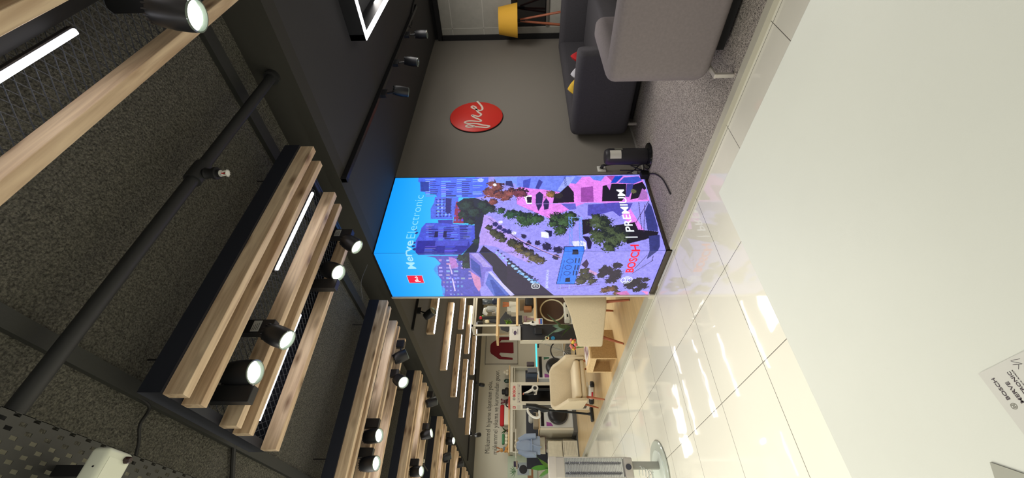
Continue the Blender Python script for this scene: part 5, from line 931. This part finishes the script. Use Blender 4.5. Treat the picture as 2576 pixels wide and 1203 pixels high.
# ---------------- beige armchairs ----------------
def armchair(label, loc, ang):
    t = thing('armchair', label, 'armchair', loc, ang, 'beige armchairs on the wooden floor')
    zt = lambda s: .575+.225*min(1, min(s, 1-s)/.36)**1.3
    plan = uplan(.375, -.385, .365, .17)
    b = shell(plan, .062, lambda s: .265, zt, .0)
    for v in b.verts:   # arms slope forward and the whole shell opens a little upwards
        k = (v.co.z-.265)/.5; v.co.x *= 1+.05*k-.03; v.co.y += -.05*k*(1 if v.co.y < 0 else .3)
    obj('shell', b, beige_fab, t, True, 70)
    b = nb(); rbox(b, -.30, .30, -.29, .30, .26, .34, .03, 4); obj('seat_base', b, beige_fab, t, True, 70)
    b = nb(); rbox(b, -.295, .295, -.27, .315, .34, .44, .04, 5)
    s_ = obj('seat_cushion', b, mat('cushion_fabric', (222, 206, 176), .95, bump=(700, .25, .002)), t, True, 70)
    for sx in (-1, 1):
        for sy in (-1, 1):
            b = nb(); tube(b, [(sx*.28, sy*.27, .27), (sx*.335, sy*.335, .0)], [.021, .012], 12); l = obj('leg', b, red_wood, t, True)
            b = nb(); cyl(b, (sx*.334, sy*.334, .004), (sx*.335, sy*.335, .0), .013, n=12); obj('foot_cap', b, matblack, l)
    return t
armchair('beige armchair with its side turned to the corridor, closest to the video wall', (2.86, 4.635, .04), math.atan2(.93, -.37)-math.pi/2)
armchair('beige armchair with its seat facing the camera, in front of the white display stand', (2.73, 6.82, .04), math.atan2(-.99, -.15)-math.pi/2)
# wooden side table
t = thing('side_table', 'light wood cube side table with an open front and a magazine on it', 'side table', (2.46, 5.30, .04), 0)
b = nb(); box(b, 0, .42, 0, .46, .335, .355); obj('top', b, pale_wood, t)
b = nb(); box(b, 0, .42, 0, .02, 0, .335); box(b, 0, .42, .44, .46, 0, .335); box(b, .40, .42, .02, .44, 0, .335); obj('side_panels', b, table_wood, t)
b = nb(); box(b, .0, .40, .02, .44, .0, .02); box(b, .15, .17, .02, .44, .02, .335); obj('inner_panels', b, table_wood, t)
b = nb(); box(b, -.008, .0, -.0, .46, .27, .355); box(b, -.008, 0, 0, .025, 0, .27); box(b, -.008, 0, .435, .46, 0, .27); obj('front_frame', b, pale_wood, t)
t = thing('magazine', 'open printed magazine lying on the wooden side table', 'magazine', (2.66, 5.53, .395), .1)
b = nb(); rbox(b, -.13, .13, -.16, .16, 0, .012, .003, 1); obj('pages', b, mat('magazine_pages', (206, 196, 188), .4), t)
b = nb(); box(b, -.11, -.01, -.13, .02, .012, .0125); box(b, .02, .11, -.08, .13, .012, .0125); obj('printed_picture', b, mat('magazine_print', (130, 96, 100), .4, var=(40, .5)), t)
# display stand with vacuums
t = thing('vacuum_display_stand', 'tall white display stand with red maker lettering and a black recess holding a vacuum', 'display', (2.785, 8.0, .04))
ws = mat('stand_white', (216, 210, 192), .45)
b = nb(); box(b, 0, .43, 0, .30, 1.30, 1.515); box(b, 0, .06, 0, .30, 0, 1.30); box(b, .365, .43, 0, .30, 0, 1.30); box(b, .06, .365, .28, .30, 0, 1.30); box(b, .06, .365, 0, .28, 0, .06); obj('cabinet', b, ws, t)
b = nb(); box(b, .06, .365, .27, .28, .06, 1.30); box(b, .06, .062, .0, .28, .06, 1.30); box(b, .363, .365, 0, .28, .06, 1.30); obj('black_recess', b, mat('recess_black', (20, 19, 24), .5), t)
rd = mat('maker_red', (196, 26, 50), .4)
text('maker_name', 'BOSCH', .21, .055, (.145, -.001, 1.415), (1, 0, 0), (0, 0, 1), rd, t, .03, .001)
obj('round_mark', polys_bm(armature_logo(.105, 1.443, .028, .14), (0, -.001, 0), (1, 0, 0), (0, 0, 1), .001), mat('mark_grey', (130, 124, 120), .4), t)
b = nb(); box(b, .03, .40, -.001, 0, 1.32, 1.385)
pn = obj('print_strip', b, mat('strip_print', (198, 192, 178), .5), t)
b = nb()
for k in range(7): box(b, .045+k*.05, .065+k*.05, -.0015, -.001, 1.335+.012*(k % 3), 1.350+.012*(k % 2))
obj('tiny_icons', b, mat('icon_grey', (130, 110, 116), .5), pn)
b = nb(); box(b, -.001, 0, .10, .22, 1.415, 1.47); obj('red_label', b, rd, t)
text('label_letters', 'me', .07, .03, (-.002, .195, 1.428), (0, -1, 0), (0, 0, 1), white, t, .02, .001)
b = nb(); box(b, -.012, 0, .06, .30, .0, 1.30) if False else box(b, -.001, 0, .03, .27, 1.32, 1.385); obj('side_print', b, mat('strip_print', (198, 192, 178), .5), t)
b = nb(); box(b, -.001, 0, .02, .22, .06, 1.28); obj('dark_side_board', b, mat('side_dark', (70, 68, 66), .5), t)  # thin dark sheet over the side face of the stand
gw = mat('gloss_white', (224, 222, 214), .25)
def stick_vacuum(label, loc, H, tilt=(0, 0), floor_head=True, white_=True, s=1):
    """handle on top, local x sideways; built to height H above loc"""
    t = thing('stick_vacuum', label, 'vacuum cleaner', loc)
    top = Vector((tilt[0], tilt[1], H)); P = lambda x, z, y=0: top+Vector((x, y, z-H))
    # motor body and handle loop seen from the side
    ring_ = smooth_pts([P(.05, H-.02), P(-.02, H-.015), P(-.085, H-.06), P(-.125, H-.12), P(-.135, H-.18), P(-.11, H-.225), P(-.05, H-.225), P(.02, H-.215), P(.045, H-.12), P(.05, H-.03)], 3)
    b = nb(); tube(b, ring_, .024, 10); obj('handle', b, gw, t, True)
    b = nb(); tube(b, [P(.06, H+.01), P(.02, H-.13), P(-.03, H-.20)], [.03, .028, .02], 12); rbox(b, top.x-.11, top.x-.05, top.y-.02, top.y+.02, H-.16, H-.09, .012, 3); obj('grip', b, matblack, t, True)
    b = nb(); tube(b, [P(.075, H+.02), P(.06, H-.15), P(.01, H-.30), P(0, H-.40)], [.045, .05, .055, .03], 16); obj('motor', b, mat('motor_dark', (30, 32, 34), .25), t, True)
    b = nb(); tube(b, [P(0, H-.38), Vector((0, .0, .09))], .019, 12); obj('tube', b, mat('tube_dark', (36, 40, 42), .2, .5), t, True)
    b = nb(); rbox(b, -.13, .13, -.05, .06, .0, .055, .02, 3); tube(b, [(0, 0, .10), (0, .0, .03)], [.022, .035], 12); obj('floor_head', b, mat('motor_dark', (30, 32, 34), .25), t, True)
    return t
stick_vacuum('upright stick vacuum with a white handle loop standing on the floor before the display stand', (2.545, 7.8, .04), 1.20, (.07, 0))
t = thing('stick_vacuum', 'white and black vacuum hanging inside the black recess of the display stand', 'vacuum cleaner', (3.03, 7.98, .06))
b = nb(); cyl(b, (.05, -.03, 1.02), (.05, .04, 1.02), .065, n=28); tube(b, [(.03, 0, 1.07), (-.02, 0, 1.16), (-.05, 0, 1.24)], [.03, .024, .018], 12); tube(b, [(.02, 0, .99), (-.06, 0, 1.0), (-.06, 0, 1.04)], .016); obj('body', b, gw, t, True)
b = nb(); cyl(b, (.05, -.034, 1.02), (.05, -.03, 1.02), .035, n=24); obj('filter_cap', b, matblack, t)
b = nb(); tube(b, [(-.05, 0, 1.23), (-.07, .0, 1.14), (-.06, 0, 1.05)], .02); cyl(b, (.03, 0, .96), (.03, 0, .70), .028); obj('grip', b, mat('motor_dark', (30, 32, 34), .25), t, True)
b = nb(); tube(b, [(-.053, 0, 1.235), (-.05, 0, 1.255)], .019); obj('orange_cap', b, mat('orange_cap', (196, 104, 70), .4), t, True)
b = nb(); cyl(b, (.03, 0, .70), (.03, 0, .12), .022); obj('tube', b, gw, t, True)
b = nb(); rbox(b, -.12, .10, -.06, .04, 0.04, .12, .02, 3); obj('floor_head', b, gw, t, True)
t = thing('stick_vacuum', 'white and dark red vacuum floor head lying flat behind the front armchair legs', 'vacuum cleaner', (2.84, 7.45, .04), -.9)
b = nb(); rbox(b, -.16, .10, -.05, .05, .0, .09, .03, 4); obj('white_housing', b, gw, t, True)
b = nb(); rbox(b, -.26, -.14, -.045, .045, 0, .08, .02, 3); rbox(b, .08, .16, -.05, .05, 0, .07, .02, 3); obj('dark_end', b, matblack, t, True)
b = nb(); rbox(b, -.10, .0, -.055, -.04, .02, .05, .005, 2); obj('red_stripe', b, mat('maker_red', (196, 26, 50), .4), t, True)
# ---------------- infrared heater ----------------
t = thing('patio_heater', 'pale infrared tower heater with chrome reflector on a round glass foot, standing on the tiles', 'heater', (.955, 4.42, 0), .0)
hm = mat('heater_grey', (186, 180, 170), .35)
b = nb(); rbox(b, -.105, .075, -.05, .06, .28, .36, .015, 3); rbox(b, -.105, .075, -.05, .06, .92, 1.07, .012, 3); box(b, -.105, .075, .02, .06, .3, 1.0); box(b, -.105, -.098, -.045, .06, .33, .95); box(b, .068, .075, -.045, .06, .33, .95); obj('housing', b, hm, t, True)
b = nb(); rbox(b, -.108, .078, -.054, .062, 1.0, 1.072, .008, 2); obj('cap', b, mat('heater_cap', (200, 193, 182), .4), t, True)
b = nb(); box(b, -.098, .068, .0, .004, .36, .93); 
for sx in (-.098, .06): loft(b, [[(sx, -.04, .36), (sx+.008, -.04, .36), (sx+.008, .0, .36), (sx, .0, .36)], [(sx, -.04, .93), (sx+.008, -.04, .93), (sx+.008, 0, .93), (sx, 0, .93)]])
obj('reflector', b, mat('chrome', (232, 234, 232), .22, .9), t)
for x in (-.055, .03):
    b = nb(); pts = [(x+.012*math.cos(k*.9), -.018+.012*math.sin(k*.9), .39+k*.0028) for k in range(180)]; tube(b, pts, .0018, 5); cyl(b, (x, -.018, .38), (x, -.018, .91), .005); obj('heating_tube', b, mat('coil', (150, 150, 156), .2, .8), t, True)
b = nb()
for k in range(38): z = .375+k*.0145; box(b, -.098, .068, -.045, -.043, z, z+.0016)
obj('grille', b, mat('grille_steel', (120, 122, 128), .25, .9), t)
b = nb()
cyl(b, (-.012, -.052, .325), (-.012, -.062, .325), .026, n=28); obj('knob', b, mat('knob_blue_black', (52, 54, 66), .2), t, True)
b = nb(); cyl(b, (-.012, -.0545, 1.035), (-.012, -.0555, 1.035), .026, n=28); obj('cap_disc', b, mat('heater_cap', (200, 193, 182), .4), t)
b = nb(); rbox(b, -.02, .045, -.02, .03, .02, .29, .008, 2); obj('post', b, mat('post_grey', (160, 160, 150), .3), t, True)
b = nb(); tube(b, [(-.085+.035*math.cos(k*.5)+.001*k, -.03+.03*math.sin(k*.5), .10+.0022*k) for k in range(60)], .004, 6); obj('coiled_cable', b, mat('clear_cable', (200, 204, 196), .15), t, True)
b = lathe(nb(), [(0, .0), (.265, .0), (.272, .006), (.272, .014), (.265, .02), (0, .02)], (-.03, .06, 0), n=64); obj('foot', b, mat('glass_foot', (196, 204, 192), .08, coat=1), t, True)
b = lathe(nb(), [(0, .02), (.19, .02), (.185, .026), (0, .026)], (-.03, .06, 0), n=48); obj('foot_disc', b, mat('foot_inner', (206, 214, 204), .15), t, True)
plant('potted_plant', 'green plant with big arched leaves behind the patio heater', (2.02, 9.4, .0), 5, .40, .06, mat('fresh_leaf', (84, 140, 56), .4), (.14, .0, .32, 'pot_white', (206, 202, 188)), 1.1, 21, stem=.22, spread=.75, z0=.62)
